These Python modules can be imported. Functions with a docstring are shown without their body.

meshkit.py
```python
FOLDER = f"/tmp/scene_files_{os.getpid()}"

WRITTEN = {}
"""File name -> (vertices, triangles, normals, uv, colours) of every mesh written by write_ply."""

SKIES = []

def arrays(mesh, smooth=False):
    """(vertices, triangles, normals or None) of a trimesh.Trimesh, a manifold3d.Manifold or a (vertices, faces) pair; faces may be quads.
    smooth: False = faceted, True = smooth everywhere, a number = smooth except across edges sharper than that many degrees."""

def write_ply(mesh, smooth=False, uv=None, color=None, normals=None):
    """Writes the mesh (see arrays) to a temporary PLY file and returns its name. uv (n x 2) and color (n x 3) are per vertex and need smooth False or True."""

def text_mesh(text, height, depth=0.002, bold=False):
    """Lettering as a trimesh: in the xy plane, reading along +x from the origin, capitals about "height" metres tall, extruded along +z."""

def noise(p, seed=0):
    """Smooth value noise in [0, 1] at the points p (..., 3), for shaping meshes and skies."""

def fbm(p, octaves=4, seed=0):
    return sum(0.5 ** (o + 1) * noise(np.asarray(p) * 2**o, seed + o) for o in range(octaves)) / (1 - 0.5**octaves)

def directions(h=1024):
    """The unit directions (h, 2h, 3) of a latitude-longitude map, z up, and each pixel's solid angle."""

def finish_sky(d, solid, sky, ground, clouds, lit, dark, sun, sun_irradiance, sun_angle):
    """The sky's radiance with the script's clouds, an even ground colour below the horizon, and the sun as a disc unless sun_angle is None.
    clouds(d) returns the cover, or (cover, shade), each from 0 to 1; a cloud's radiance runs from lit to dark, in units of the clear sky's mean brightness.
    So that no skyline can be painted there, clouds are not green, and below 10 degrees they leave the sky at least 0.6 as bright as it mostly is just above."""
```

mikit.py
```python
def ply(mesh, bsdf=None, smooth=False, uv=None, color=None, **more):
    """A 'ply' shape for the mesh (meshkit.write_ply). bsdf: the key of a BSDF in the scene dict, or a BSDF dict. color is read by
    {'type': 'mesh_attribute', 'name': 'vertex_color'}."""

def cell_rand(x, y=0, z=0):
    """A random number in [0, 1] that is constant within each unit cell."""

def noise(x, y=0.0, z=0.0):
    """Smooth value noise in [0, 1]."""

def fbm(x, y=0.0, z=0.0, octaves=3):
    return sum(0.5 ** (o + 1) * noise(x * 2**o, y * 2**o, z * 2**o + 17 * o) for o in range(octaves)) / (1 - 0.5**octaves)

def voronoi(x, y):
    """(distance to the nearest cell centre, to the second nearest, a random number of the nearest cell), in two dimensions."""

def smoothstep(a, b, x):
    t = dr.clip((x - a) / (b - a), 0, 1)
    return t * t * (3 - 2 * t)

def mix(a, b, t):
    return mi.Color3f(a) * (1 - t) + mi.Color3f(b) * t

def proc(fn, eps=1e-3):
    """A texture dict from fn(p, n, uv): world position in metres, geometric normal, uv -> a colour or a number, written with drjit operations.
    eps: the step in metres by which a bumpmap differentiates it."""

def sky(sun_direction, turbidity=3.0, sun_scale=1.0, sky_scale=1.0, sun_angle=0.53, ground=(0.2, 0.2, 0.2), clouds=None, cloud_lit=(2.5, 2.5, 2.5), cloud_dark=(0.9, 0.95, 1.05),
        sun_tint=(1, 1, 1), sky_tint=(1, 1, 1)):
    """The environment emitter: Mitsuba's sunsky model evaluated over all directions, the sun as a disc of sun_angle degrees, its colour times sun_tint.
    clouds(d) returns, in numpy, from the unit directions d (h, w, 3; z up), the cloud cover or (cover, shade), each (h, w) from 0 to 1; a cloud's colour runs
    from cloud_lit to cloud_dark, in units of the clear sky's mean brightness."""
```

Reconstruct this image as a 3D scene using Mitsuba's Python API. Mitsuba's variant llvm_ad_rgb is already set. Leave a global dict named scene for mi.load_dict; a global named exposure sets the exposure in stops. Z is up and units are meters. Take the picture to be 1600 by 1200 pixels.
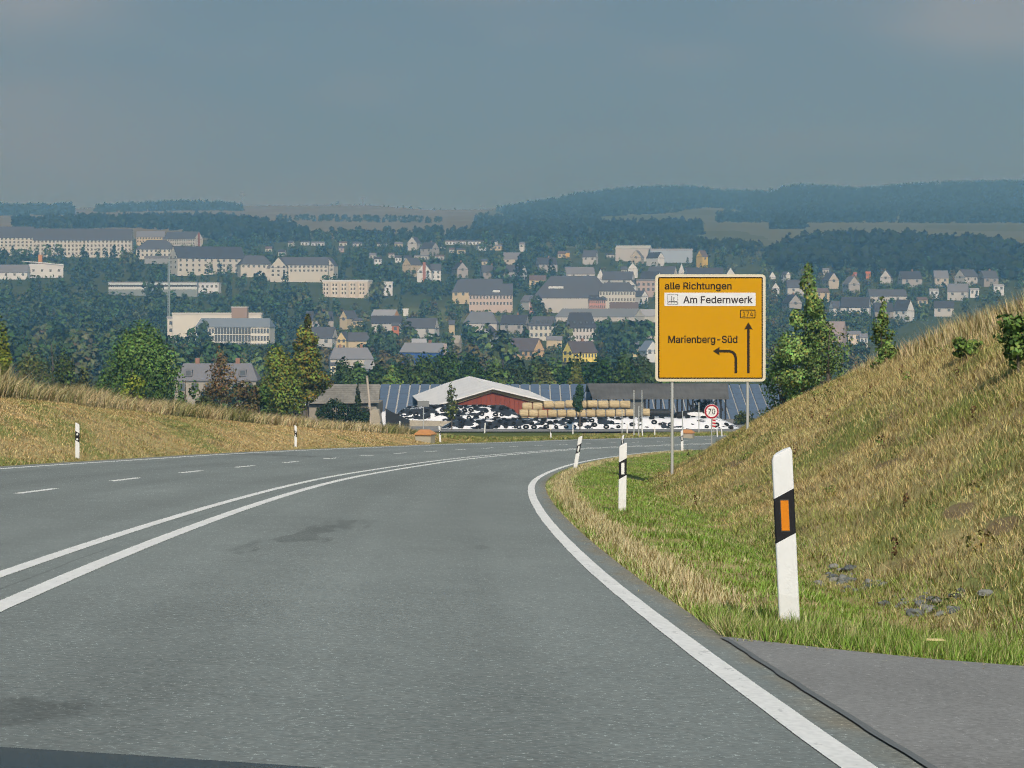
import math
import numpy as np
import trimesh
import drjit as dr
import mitsuba as mi
import mikit
import meshkit
from scipy.interpolate import PchipInterpolator
from scipy.spatial import cKDTree
from shapely.geometry import Polygon, LineString, box as sbox
from shapely import affinity
from mikit import noise, fbm, voronoi, cell_rand, smoothstep, mix

T = mi.ScalarTransform4f
scene, labels = {}, {}
F, YH = 3900.0, 480.0                    # focal length and horizon row, in pixels of the 1600 x 1200 photograph

# ---------------------------------------------------------------- camera, sky, air, exposure
scene['camera'] = {'type': 'perspective', 'fov': math.degrees(2 * math.atan(800 / F)), 'fov_axis': 'x',
                   'to_world': T().look_at(origin=[0, 0, 0], target=[0, 1, 0], up=[0, 0, 1]),
                   'principal_point_offset_y': (600 - YH) / 1200, 'near_clip': 0.1, 'far_clip': 30000.0,
                   'medium': {'type': 'ref', 'id': 'haze_air'}}
SUN = (0.13, -0.80, 0.60)


def veil(d):
    """A thin high haze over the whole sky, a little uneven."""
    n = meshkit.fbm(np.stack([d[..., 0] * 5, d[..., 1] * 5, d[..., 2] * 14], -1), 4, 5)
    m = meshkit.fbm(np.stack([d[..., 0] * 16, d[..., 1] * 16, d[..., 2] * 60], -1), 4, 11)
    cover = 0.80 + 0.15 * n
    shade = np.clip(0.70 - 1.5 * np.clip(n - 0.50, 0, 1) - 0.8 * np.clip(m - 0.56, 0, 1), 0, 1)
    for px, py, k in ((40, 0, .55), (1570, 15, .75)):      # two faint pale clouds high up
        c = np.array([(px - 800) / F, 1, (YH - py) / F])
        q = d - c / np.linalg.norm(c)
        r2 = (q[..., 0] / .040) ** 2 + (q[..., 2] / .016) ** 2
        shade = shade - k * np.exp(-r2) * (d[..., 1] > 0) * np.clip(.4 + 1.6 * m, 0, 1.3)
    return cover, np.clip(shade, 0, 1)


scene['sky'] = mikit.sky(SUN, turbidity=3, clouds=veil, cloud_lit=(0.95, 1.0, 1.08), cloud_dark=(0.215, 0.52, 0.84),
                         sun_tint=(0.80, 0.94, 1.22), ground=(0.10, 0.11, 0.07))
scene['haze_air'] = {'type': 'homogeneous', 'albedo': {'type': 'rgb', 'value': [0.76, 0.925, 0.998]}, 'phase': {'type': 'hg', 'g': 0.43},
                     'sigma_t': {'type': 'rgb', 'value': [1.6e-4, 2.75e-4, 4.0e-4]}}
exposure = 1.92

# ---------------------------------------------------------------- materials


def mat(key, d):
    scene[key] = {'type': 'twosided', 'bsdf': d}


VC = {'type': 'mesh_attribute', 'name': 'vertex_color'}
mat('matte', {'type': 'diffuse', 'reflectance': VC})
mat('foliage', {'type': 'diffuse', 'reflectance': VC})
mat('blade', {'type': 'diffuse', 'reflectance': VC})
mat('painted', {'type': 'principled', 'base_color': VC, 'roughness': 0.5, 'specular': 0.12})
mat('metal', {'type': 'principled', 'base_color': VC, 'metallic': 0.35, 'roughness': 0.5})
mat('glass_dark', {'type': 'roughplastic', 'diffuse_reflectance': {'type': 'rgb', 'value': [0.11, 0.125, 0.14]}, 'alpha': 0.12})


def asphalt_fn(p, n, uv):
    big = fbm(p.x * 0.35, p.y * 0.10, 0.0, 3)
    mid = fbm(p.x * 2.3, p.y * 1.3, 3.0, 3)
    sp = noise(p.x * 70, p.y * 70, 1.0)
    sp2 = noise(p.x * 33 + 5, p.y * 33, 4.0)
    k = 0.80 + 0.28 * big + 0.16 * (mid - 0.5) + 0.30 * (sp - 0.5) + 0.20 * (sp2 - 0.5)
    k = k + 0.8 * smoothstep(0.86, 0.95, sp)
    tr = dr.exp(-dr.square((dr.abs(uv.y - 2.0) - 0.85) / 0.33)) + dr.exp(-dr.square((dr.abs(uv.y + 2.1) - 0.85) / 0.33)) + dr.exp(-dr.square((dr.abs(uv.y + 5.5) - 0.85) / 0.33))
    lon = noise(uv.y * 5.0, uv.x * 0.05, 2.0) - 0.5
    k = k * (1 - 0.085 * tr * (0.5 + noise(uv.x * 0.11, uv.y * 0.6)) + 0.07 * lon)
    k = k * (1 - 0.30 * (1 - smoothstep(0.006, 0.016, dr.abs(uv.y + 0.245 + 0.02 * (noise(uv.x * 1.3) - 0.5)))) * smoothstep(0.35, 0.6, noise(uv.x * 0.3, 5.0)))
    c = mix((0.122, 0.141, 0.138), (0.139, 0.153, 0.146), noise(p.x * 40, p.y * 40, 9.0)) * k

    c = mix(c, mi.Color3f(0.15, 0.135, 0.10) * k, 0.75 * smoothstep(4.08, 4.32, uv.y + 0.30 * (fbm(uv.x * 1.8, uv.y * 4, 2.0, 3) - 0.5)))
    c = mix(c, mi.Color3f(0.15, 0.135, 0.10) * k, 0.7 * smoothstep(7.45, 7.8, -uv.y + 0.3 * (fbm(uv.x * 1.2, uv.y * 4, 2.0, 3) - 0.5)))

    def blot(cx, cy, rx, ry, a):
        ca, sa = math.cos(a), math.sin(a)
        dx, dy = p.x - cx, p.y - cy
        u, v = (dx * ca + dy * sa) / rx, (dy * ca - dx * sa) / ry
        w = fbm(p.x * 6.0, p.y * 0.8 + cx, 7.0, 3) - 0.5
        return 1 - smoothstep(0.45, 1.0, dr.sqrt(u * u + v * v) + 2.0 * w)
    s = dr.maximum(blot(-2.14, 26.3, 0.30, 3.9, -0.05), blot(-2.1, 9.75, 0.50, 0.50, 0.0))
    s = dr.maximum(s, blot(-8.0, 85.2, 3.2, 1.6, 0.25))
    s = dr.maximum(s, 0.8 * blot(-0.28, 24.5, 0.10, 0.55, 0.0))
    return c * (1 - 0.27 * s)


def asphalt_bump(p, n, uv):
    return 0.004 * noise(p.x * 90, p.y * 90, 0.0) + 0.003 * noise(p.x * 40, p.y * 40, 2.0)


mat('asphalt', {'type': 'bumpmap', 'bump': mikit.proc(asphalt_bump, 2e-3), 'scale': 1.0,
                'bsdf': {'type': 'principled', 'base_color': mikit.proc(asphalt_fn), 'roughness': 0.85, 'specular': 0.25}})


def old_asphalt_fn(p, n, uv):
    k = 0.85 + 0.36 * (fbm(p.x * 1.1, p.y * 0.5, 1.0, 4) - 0.5) + 0.28 * (noise(p.x * 60, p.y * 60) - 0.5) + 0.35 * smoothstep(0.85, 0.95, noise(p.x * 45, p.y * 45, 3.0))
    return mi.Color3f(0.285, 0.283, 0.272) * k


mat('old_asphalt', {'type': 'diffuse', 'reflectance': mikit.proc(old_asphalt_fn)})


def line_fn(p, n, uv):
    w = fbm(p.x * 6, p.y * 2.0, 0.0, 3)
    k = 0.92 + 0.12 * (noise(p.x * 55, p.y * 30) - 0.5) + 0.14 * (w - 0.5)
    chip = smoothstep(0.74, 0.80, fbm(p.x * 22, p.y * 9, 6.0, 3))
    return mix((0.80, 0.79, 0.75), (0.30, 0.30, 0.29), 0.35 * chip) * k


mat('line_paint', {'type': 'diffuse', 'reflectance': mikit.proc(line_fn)})


SCARS = []                                # bare eroded spots of the slope: (x, y, half length along the road, half width), filled in below


def soil_fn(p, n, uv):
    a = fbm(p.x * 0.5, p.y * 0.22, p.z * 0.5, 3)
    b = fbm(p.x * 2.2, p.y * 1.6, p.z * 2, 3)
    c = mix((0.40, 0.32, 0.15), (0.20, 0.23, 0.07), smoothstep(0.42, 0.62, a))
    c = mix(c, (0.13, 0.105, 0.06), 0.5 * smoothstep(0.58, 0.72, b))
    for cx, cy, a, b_ in SCARS:
        q = dr.sqrt(dr.square((p.y - cy) / a) + dr.square((p.x - cx) / b_)) + 0.9 * (fbm(p.x * 3, p.y * 2, p.z * 3, 2) - 0.5)
        c = mix((0.22, 0.165, 0.095), c, smoothstep(0.7, 1.1, q))
    return c * (0.8 + 0.4 * noise(p.x * 14, p.y * 14, p.z * 14))


mat('grass_soil', {'type': 'diffuse', 'reflectance': mikit.proc(soil_fn)})


def ground_fn(p, n, uv):
    w = 40 * (fbm(p.x * 0.006, p.y * 0.006, 2.0, 2) - 0.5)
    x, y = p.x + w, p.y + w
    c = mix((0.045, 0.07, 0.028), (0.09, 0.10, 0.04), fbm(p.x * 0.02, p.y * 0.02, 0.0, 3))

    def field(x0, x1, y0, y1):
        e = 12.0
        return smoothstep(x0 - e, x0 + e, x) * (1 - smoothstep(x1 - e, x1 + e, x)) * smoothstep(y0 - e, y0 + e, y) * (1 - smoothstep(y1 - e, y1 + e, y))
    strip = cell_rand(dr.floor(x / 310), dr.floor(y / 520 + 0.3 * cell_rand(dr.floor(x / 310))), 3)
    stub = mix((0.225, 0.18, 0.12), (0.18, 0.16, 0.095), strip) * (0.9 + 0.2 * noise(x * 0.03, y * 0.004))
    olive = mix((0.105, 0.115, 0.05), (0.145, 0.138, 0.068), cell_rand(dr.floor(x / 240), dr.floor(y / 330), 5))
    c = mix(c, stub, field(-2600.0, -45.0, 2380.0, 9500.0))
    c = mix(c, olive, field(-45.0, 2600.0, 2080.0, 9500.0))
    c = mix(c, (0.12, 0.14, 0.055), field(-78.0, 4.0, 1405.0, 1500.0))
    c = mix(c, (0.105, 0.125, 0.04), 1 - smoothstep(300.0, 340.0, p.y))
    return c


mat('ground_cover', {'type': 'diffuse', 'reflectance': mikit.proc(ground_fn)})


def straw_fn(p, n, uv):
    k = 0.8 + 0.45 * (noise(p.x * 3, p.y * 9, p.z * 22) - 0.5) + 0.3 * (noise(p.x * 9, p.y * 20, p.z * 40) - 0.5)
    return mix((0.66, 0.54, 0.33), (0.52, 0.40, 0.22), fbm(p.x * 0.8, p.y * 0.8, p.z * 0.8, 2)) * k


mat('straw', {'type': 'diffuse', 'reflectance': mikit.proc(straw_fn)})


def sheet_fn(p, n, uv):
    """Silage sheeting: white film with pieces of black film laid over it."""
    w = 0.7 * (fbm(p.x * 0.9, p.z * 0.9, 3.0, 2) - 0.5)
    m = fbm(p.x * 1.15 + w, p.z * 1.8 + w + p.y * 1.2, 1.0, 3)
    lim = 0.485 - 0.17 * smoothstep(0.0, 13.0, p.x)
    edge = dr.select(p.y > 292, mi.Float(-12.75), mi.Float(-13.5)) + 0.9 * (fbm(p.x * 0.7, 0.0, 5.0, 2) - 0.5)
    lim = lim + (0.13 - 0.07 * smoothstep(8.0, 16.0, p.x)) * smoothstep(edge - 0.12, edge + 0.12, p.z)
    b = 1 - smoothstep(lim - 0.012, lim + 0.012, m)
    return mix((0.80, 0.81, 0.83), (0.030, 0.032, 0.036), b)


mat('silage_film', {'type': 'roughplastic', 'diffuse_reflectance': mikit.proc(sheet_fn), 'alpha': 0.22})


def concrete_fn(p, n, uv):
    k = 0.85 + 0.35 * (fbm(p.x * 1.3, p.y * 1.3, p.z * 0.6, 3) - 0.5) + 0.15 * (noise(p.x * 9, p.y * 9, p.z * 9) - 0.5)
    return mi.Color3f(0.46, 0.42, 0.335) * k


mat('concrete', {'type': 'diffuse', 'reflectance': mikit.proc(concrete_fn)})


def sheetroof_fn(p, n, uv):
    k = 0.93 + 0.12 * (fbm(p.x * 0.5, p.y * 0.3, 0.0, 3) - 0.5) + 0.05 * (noise(p.x * 7, p.y * 0.3) - 0.5)
    return mi.Color3f(0.76, 0.75, 0.73) * k


mat('pale_roof', {'type': 'diffuse', 'reflectance': mikit.proc(sheetroof_fn)})


def greyroof_fn(p, n, uv):
    k = 0.85 + 0.5 * (fbm(p.x * 0.3, p.y * 0.3, 1.0, 3) - 0.5) + 0.14 * (noise(p.x * 5.5, p.z * 3, 0.0) - 0.5)
    return mi.Color3f(0.155, 0.152, 0.145) * k


mat('grey_roof', {'type': 'diffuse', 'reflectance': mikit.proc(greyroof_fn)})


def cement_fn(p, n, uv):
    g = dr.abs(dr.sin(p.z * 14)) * 0.18
    k = 0.8 + 0.4 * (fbm(p.x * 0.8, p.z * 1.2, 1.0, 3) - 0.5) + 0.2 * (noise(p.x * 4, p.z * 6) - 0.5) - g
    return mi.Color3f(0.36, 0.335, 0.285) * k


mat('old_cement', {'type': 'diffuse', 'reflectance': mikit.proc(cement_fn)})
mat('solar_glass', {'type': 'roughplastic', 'diffuse_reflectance': {'type': 'rgb', 'value': [0.10, 0.135, 0.195]}, 'alpha': 0.12})
mat('car_paint', {'type': 'principled', 'base_color': {'type': 'rgb', 'value': [0.016, 0.020, 0.020]}, 'roughness': 0.35, 'clearcoat': 0.4, 'clearcoat_gloss': 0.8})

# ---------------------------------------------------------------- names, meshes


def numbered(name):
    if name not in labels and name not in scene:
        return name
    i = 1
    while f'{name}_{i:03d}' in labels or f'{name}_{i:03d}' in scene:
        i += 1
    return f'{name}_{i:03d}'


def thing(name, label, cat, group=None, kind=None):
    key = numbered(name)
    labels[key] = {'label': label, 'category': cat}
    if group:
        labels[key]['group'] = group
    if kind:
        labels[key]['kind'] = kind
    return key


def structure(name, label):
    labels[name] = {'label': label, 'category': name.replace('_', ' '), 'kind': 'structure'}
    return name


def partkey(parent, name):
    k = f'{parent}__{name}'
    i = 1
    while k in scene:
        k = f'{parent}__{name}_{i:03d}'
        i += 1
    return k


class MB:
    """Collects pieces into one mesh with a colour per vertex."""

    def __init__(self):
        self.v, self.f, self.c, self.n = [], [], [], 0

    def add(self, v, f, col=(0.5, 0.5, 0.5)):
        v, f = np.asarray(v, float), np.asarray(f, int)
        if f.shape[1] == 4:
            f = np.vstack([f[:, [0, 1, 2]], f[:, [0, 2, 3]]])
        self.v.append(v)
        self.f.append(f + self.n)
        c = np.asarray(col, float)
        self.c.append(np.broadcast_to(c, (len(v), 3)) if c.ndim == 1 else c)
        self.n += len(v)
        return self

    def mesh(self, m, col):
        return self.add(np.array(m.vertices), np.array(m.faces), col)

    def box(self, x0, x1, y0, y1, z0, z1, col=(0.5, 0.5, 0.5)):
        v = [(x, y, z) for x in (x0, x1) for y in (y0, y1) for z in (z0, z1)]
        return self.add(v, [(0, 1, 3, 2), (4, 6, 7, 5), (0, 4, 5, 1), (2, 3, 7, 6), (0, 2, 6, 4), (1, 5, 7, 3)], col)

    def prism(self, poly, a, b, col, axis='y'):
        """A closed outline (u, z) drawn along y (or along x, the outline then being (y, z))."""
        p = np.asarray(poly, float)
        k = len(p)
        A, B = np.full(k, a), np.full(k, b)
        v = np.vstack([np.c_[p[:, 0], A, p[:, 1]], np.c_[p[:, 0], B, p[:, 1]]]) if axis == 'y' else np.vstack([np.c_[A, p[:, 0], p[:, 1]], np.c_[B, p[:, 0], p[:, 1]]])
        f = [(i, (i + 1) % k, (i + 1) % k + k) for i in range(k)] + [(i, (i + 1) % k + k, i + k) for i in range(k)]
        f += [(0, i, i + 1) for i in range(1, k - 1)] + [(k, k + i + 1, k + i) for i in range(1, k - 1)]
        return self.add(v, f, col)

    def tube(self, pts, rad, col, n=6):
        p = np.asarray(pts, float)
        t = np.gradient(p, axis=0)
        t /= np.linalg.norm(t, axis=1, keepdims=True) + 1e-12
        a = np.cross(t, np.where(np.abs(t[:, 2:]) < 0.9, [0, 0, 1.0], [1.0, 0, 0]))
        a /= np.linalg.norm(a, axis=1, keepdims=True) + 1e-12
        b = np.cross(t, a)
        g = np.arange(n) * 2 * np.pi / n
        r = np.broadcast_to(rad, (len(p),))
        v = (p[:, None] + r[:, None, None] * (np.cos(g)[None, :, None] * a[:, None] + np.sin(g)[None, :, None] * b[:, None])).reshape(-1, 3)
        f = [(i * n + j, i * n + (j + 1) % n, (i + 1) * n + (j + 1) % n, (i + 1) * n + j) for i in range(len(p) - 1) for j in range(n)]
        self.add(v, f, col)
        e = (len(p) - 1) * n
        cap = [(e, e + j, e + j + 1) for j in range(1, n - 1)] + [(0, j + 1, j) for j in range(1, n - 1)]
        self.f.append(np.array(cap) + self.n - len(v))
        return self

    def arrays(self):
        return np.vstack(self.v), np.vstack(self.f), np.vstack(self.c)

    def place(self, M):
        self.v = [v @ M[:3, :3].T + M[:3, 3] for v in self.v]
        return self

    def put(self, key, bsdf='matte', smooth=False, to_world=None):
        v, f, c = self.arrays()
        if smooth not in (True, False):   # one colour: split the vertices at sharp edges first
            v, f, _ = meshkit.arrays((v, f), smooth)
            c, smooth = np.broadcast_to(c[0], v.shape), True
        d = mikit.ply((v, f), bsdf, smooth=smooth, color=c)
        if to_world is not None:
            d['to_world'] = to_world
        scene[key] = d
        return key


def ply_n(v, f, n, bsdf, color):
    """A ply with the given shading normals (leaves and blades scatter light softly round them)."""
    return {'type': 'ply', 'filename': meshkit.write_ply((v, f), False, None, color, normals=n), 'face_normals': False, 'bsdf': {'type': 'ref', 'id': bsdf}}


def turn(rz, loc):
    a = math.radians(rz)
    M = np.eye(4)
    M[:2, :2] = [[math.cos(a), -math.sin(a)], [math.sin(a), math.cos(a)]]
    M[:3, 3] = loc
    return M


# ---------------------------------------------------------------- the road's course, fitted to its painted lines
SN = np.array([0, 20, 40, 60, 80, 100, 125, 150, 180, 220, 260, 300.0])
KAP = [.3008, .146, .1217, .2085, .1618, .1978, .1299, .2048, .2143, .2131, .2131, .2131]
GRD = [-4.3739, -4.8389, -4.9059, -5.1601, -4.8019, -4.8688, -4.7252, -4.9556, -4.71, -4.3212, -4.3212, -4.3212]
BNK = [2.708, 3.6033, 2.9483, 3.2355, 3.4233, 3.1557, 2.6953, 2.8464, 3.8016, 4.3408, 4.3223, 4.313]
S1 = np.arange(0, 341, 1.0)
_k, _g = np.interp(S1, SN, KAP) * .01, np.interp(S1, SN, GRD) * .01
TH = -.0764 + np.r_[0, np.cumsum((_k[1:] + _k[:-1]) / 2)]
RX = -2.2126 + np.r_[0, np.cumsum(np.sin(TH[:-1]))]
RY = np.r_[0, np.cumsum(np.cos(TH[:-1]))]
RZ = -1.12 + np.r_[0, np.cumsum(_g[:-1])]
RB = np.interp(S1, SN, BNK) * .01
_b = np.arange(-40, 0, 1.0)               # straight on behind the camera
S1, TH, RB = np.r_[_b, S1], np.r_[np.full(40, TH[0]), TH], np.r_[np.full(40, RB[0]), RB]
RX, RY, RZ = np.r_[RX[0] + _b * math.sin(TH[0]), RX], np.r_[_b * math.cos(TH[0]), RY], np.r_[RZ[0] - .0437 * _b, RZ]
SF = np.arange(-40, 340, .25)
FX, FY, FZ, FT, FB = (np.interp(SF, S1, a) for a in (RX, RY, RZ, TH, RB))
TREE = cKDTree(np.c_[FX, FY])
T_R, T_L = 4.30, 7.80                      # edges of the asphalt, metres right and left of the inner solid line


def road_xyz(s, t):
    x, y, z, th, b = (np.interp(s, S1, a) for a in (RX, RY, RZ, TH, RB))
    return np.stack([x + t * np.cos(th), y - t * np.sin(th), z - b * t], -1)


def road_st(x, y):
    d, i = TREE.query(np.stack([x, y], -1))
    return SF[i] + (x - FX[i]) * np.sin(FT[i]) + (y - FY[i]) * np.cos(FT[i]), (x - FX[i]) * np.cos(FT[i]) - (y - FY[i]) * np.sin(FT[i])


# ---------------------------------------------------------------- the land
_yn = [-200, 0, 100, 200, 240, 262, 292, 325, 450, 650, 900, 1200, 1400, 1600, 1800, 2000, 2300, 3000, 4000, 5500, 6500, 9500]
_zn = [-1, -5.5, -10, -12.6, -13.2] + [(YH - r) * y / F for y, r in zip(_yn[5:], [677, 676, 699, 660, 612, 575, 540, 505, 455, 420, 395, 375, 352, 340, 330, 350, 400])]
VZ = PchipInterpolator(_yn, _zn)
_sp = [-800, -400, 0, 120, 200, 280, 370, 480, 560, 690, 760, 850, 900, 960, 1040, 1080, 1120, 1190, 1250, 1300, 1350, 1420, 1500, 1600, 1900, 2400]
_sr = [338, 334, 331, 331, 327, 322, 325, 324, 324, 332, 332, 322, 311, 304, 299, 300, 305, 307, 296, 299, 302, 295, 293, 291, 296, 304]
SKYL = PchipInterpolator((np.array(_sp) - 800) / F, np.array(_sr) - 330.0)
SKW = PchipInterpolator([0, 2300, 3000, 4000, 5500, 7000, 9500], [0, 0, .10, .42, 1, .8, .7])


def land(x, y):
    """Height of the open country."""
    x, y = np.asarray(x, float), np.asarray(y, float)
    yy = np.clip(y, -200, 9500)
    u = np.clip(x / np.maximum(yy, 300), -.35, .40)
    z = VZ(yy) - SKYL(u) * np.where(yy > 2300, SKW(np.maximum(yy, 0)), 0) * yy / F
    a = np.clip((yy - 500) / 900, 0, 1)
    return z + a * 9 * (meshkit.fbm(np.stack([x / 260, y / 260, 0 * x], -1), 3, 3) - .5)


def ss(a, b, x):
    t = np.clip((x - a) / (b - a), 0, 1)
    return t * t * (3 - 2 * t)


def rough(x, y, k=1.0, seed=0):
    return meshkit.fbm(np.stack([x * k, y * k, 0 * x], -1), 3, seed) - .5


E_R, E_L = 26.0, 27.0                      # how far the roadside strips reach beyond the asphalt


def right_z(s, t):
    """Right-hand roadside: verge, shallow ditch, cut slope, meadow above it."""
    P = road_xyz(s, np.minimum(t, 14.0))
    x, y = road_xyz(s, t)[..., 0], road_xyz(s, t)[..., 1]
    e = np.maximum(t - T_R, 0)
    foot = np.interp(s, [0, 15, 25, 42, 70, 90, 120], [1.75, 1.75, 2.0, 2.6, 2.5, 3.0, 3.4])
    H = np.interp(s, [12, 40, 60, 80, 100, 118, 132], [5.0, 5.25, 4.3, 3.3, 2.2, .85, 0])
    d = e - foot + .35 * rough(x, y, .35, 4)
    d = np.minimum(d, (s - 14.6) * .95 + .5 * rough(x, y, .5, 8))
    h = np.maximum(d, 0) / 1.14
    h = H * (1 - np.exp(-np.power(np.maximum(h, 0) / np.maximum(H, .05), 1.7))) * 1.0
    h = np.where(H > .02, h, 0)
    dip = -.13 * np.exp(-((d + .1) / .45) ** 2) * ss(14, 17, s)
    z = P[..., 2] - .02 * np.minimum(e, 2.5) + h + dip + (.10 * rough(x, y, .9, 2) + .05 * rough(x, y, 3.1, 6)) * ss(.05, .8, e) * ss(13.6, 15.5, s)
    w = ss(9.0, E_R - 2, e) * ss(70, 130, s) + ss(16, E_R, e) * (1 - ss(70, 130, s)) * .4
    z = z * (1 - w) + (land(x, y) - .1) * w
    return np.where(e > E_R - 1.5, np.minimum(z, z - .8 * (e - E_R + 1.5)), z)


def left_z(s, t):
    """Left-hand roadside: mown bank with a crest, falling away behind."""
    P = road_xyz(s, np.maximum(t, -T_L))
    x, y = road_xyz(s, t)[..., 0], road_xyz(s, t)[..., 1]
    e = np.maximum(-t - T_L, 0)
    H = np.interp(s, [0, 55, 75, 100, 130, 150, 172, 190], [2.5, 2.45, 2.35, 1.75, 1.0, .55, .15, 0])
    W = np.interp(s, [0, 60, 100, 150], [5.2, 5.2, 4.6, 4.0])
    d = e - .9 + .5 * rough(x, y, .2, 14)
    h = H * ss(-.35, 1.02, d / W) - H * ss(-.35, 1.02, 0 * d)
    back = np.maximum(e - W - 2.6, 0)
    z = P[..., 2] - .02 * e + h - .25 * back * ss(0, .4, H) + (.12 * rough(x, y, .8, 12) + .05 * rough(x, y, 2.7, 16)) * ss(.1, 1, e)
    lo = land(x, y)
    w = ss(10, E_L - 2, e)
    z = np.where(z < lo + .1, lo + .1, z)
    z = z * (1 - w) + (lo - .1) * w
    return np.where(e > E_L - 1.5, z - .8 * (e - E_L + 1.5), z)


def surf(x, y):
    """Height of what one would stand on at (x, y)."""
    x, y = np.asarray(x, float), np.asarray(y, float)
    z = land(x, y)
    near = (y < 345) & (np.abs(x) < 110)
    if near.any():
        s, t = road_st(x[near], y[near])
        zz = z[near]
        inside = (t > -T_L) & (t < T_R)
        zz = np.where(inside, road_xyz(s, t)[..., 2], zz)
        r, l = (t >= T_R) & (t < T_R + E_R), (t <= -T_L) & (t > -T_L - E_L)
        zz = np.where(r, np.maximum(right_z(s, t), zz), zz)
        zz = np.where(l, np.maximum(left_z(s, t), zz), zz)
        ok = (s > -39) & (s < 320)
        z[near] = np.where(ok, zz, z[near])
    return z


_yr = np.r_[np.arange(4, 60, .1), np.arange(60, 340, .4), np.arange(340, 6000, 3.0)]


def hit(px, py, y0=0.0):
    """Where the line of sight through a photo pixel meets the land."""
    y = _yr[_yr > y0]
    x, z = (px - 800) / F * y, (YH - py) / F * y
    k = np.argmax(z < surf(x, y))
    return np.array([x[k], y[k], surf(x[k:k + 1], y[k:k + 1])[0]])


for _a, _b, _l, _w in ((1385, 725, 1.3, .16), (1500, 800, .5, .14), (1565, 818, .5, .15), (1150, 722, 2.0, .22)):
    _h = hit(_a, _b)
    SCARS.append((float(_h[0]), float(_h[1]), _l, _w))


def depth_of_row(px, py):
    """Distance at which the open country shows at this photo row."""
    y = np.arange(330, 6000, 4.0)
    r = YH - land((px - 800) / F * y, y) * F / y
    return float(y[np.argmax(r <= py)])


def grid_faces(nr, nc):
    i, j = np.meshgrid(np.arange(nr - 1), np.arange(nc - 1), indexing='ij')
    a = (i * nc + j).ravel()
    return np.stack([a, a + 1, a + nc + 1, a + nc], 1)


def sheet(key, X, bsdf, smooth=True):
    """X: (rows, columns, 3)."""
    nr, nc = X.shape[:2]
    f = grid_faces(nr, nc)
    scene[key] = mikit.ply((X.reshape(-1, 3), f), bsdf, smooth=smooth)


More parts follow.
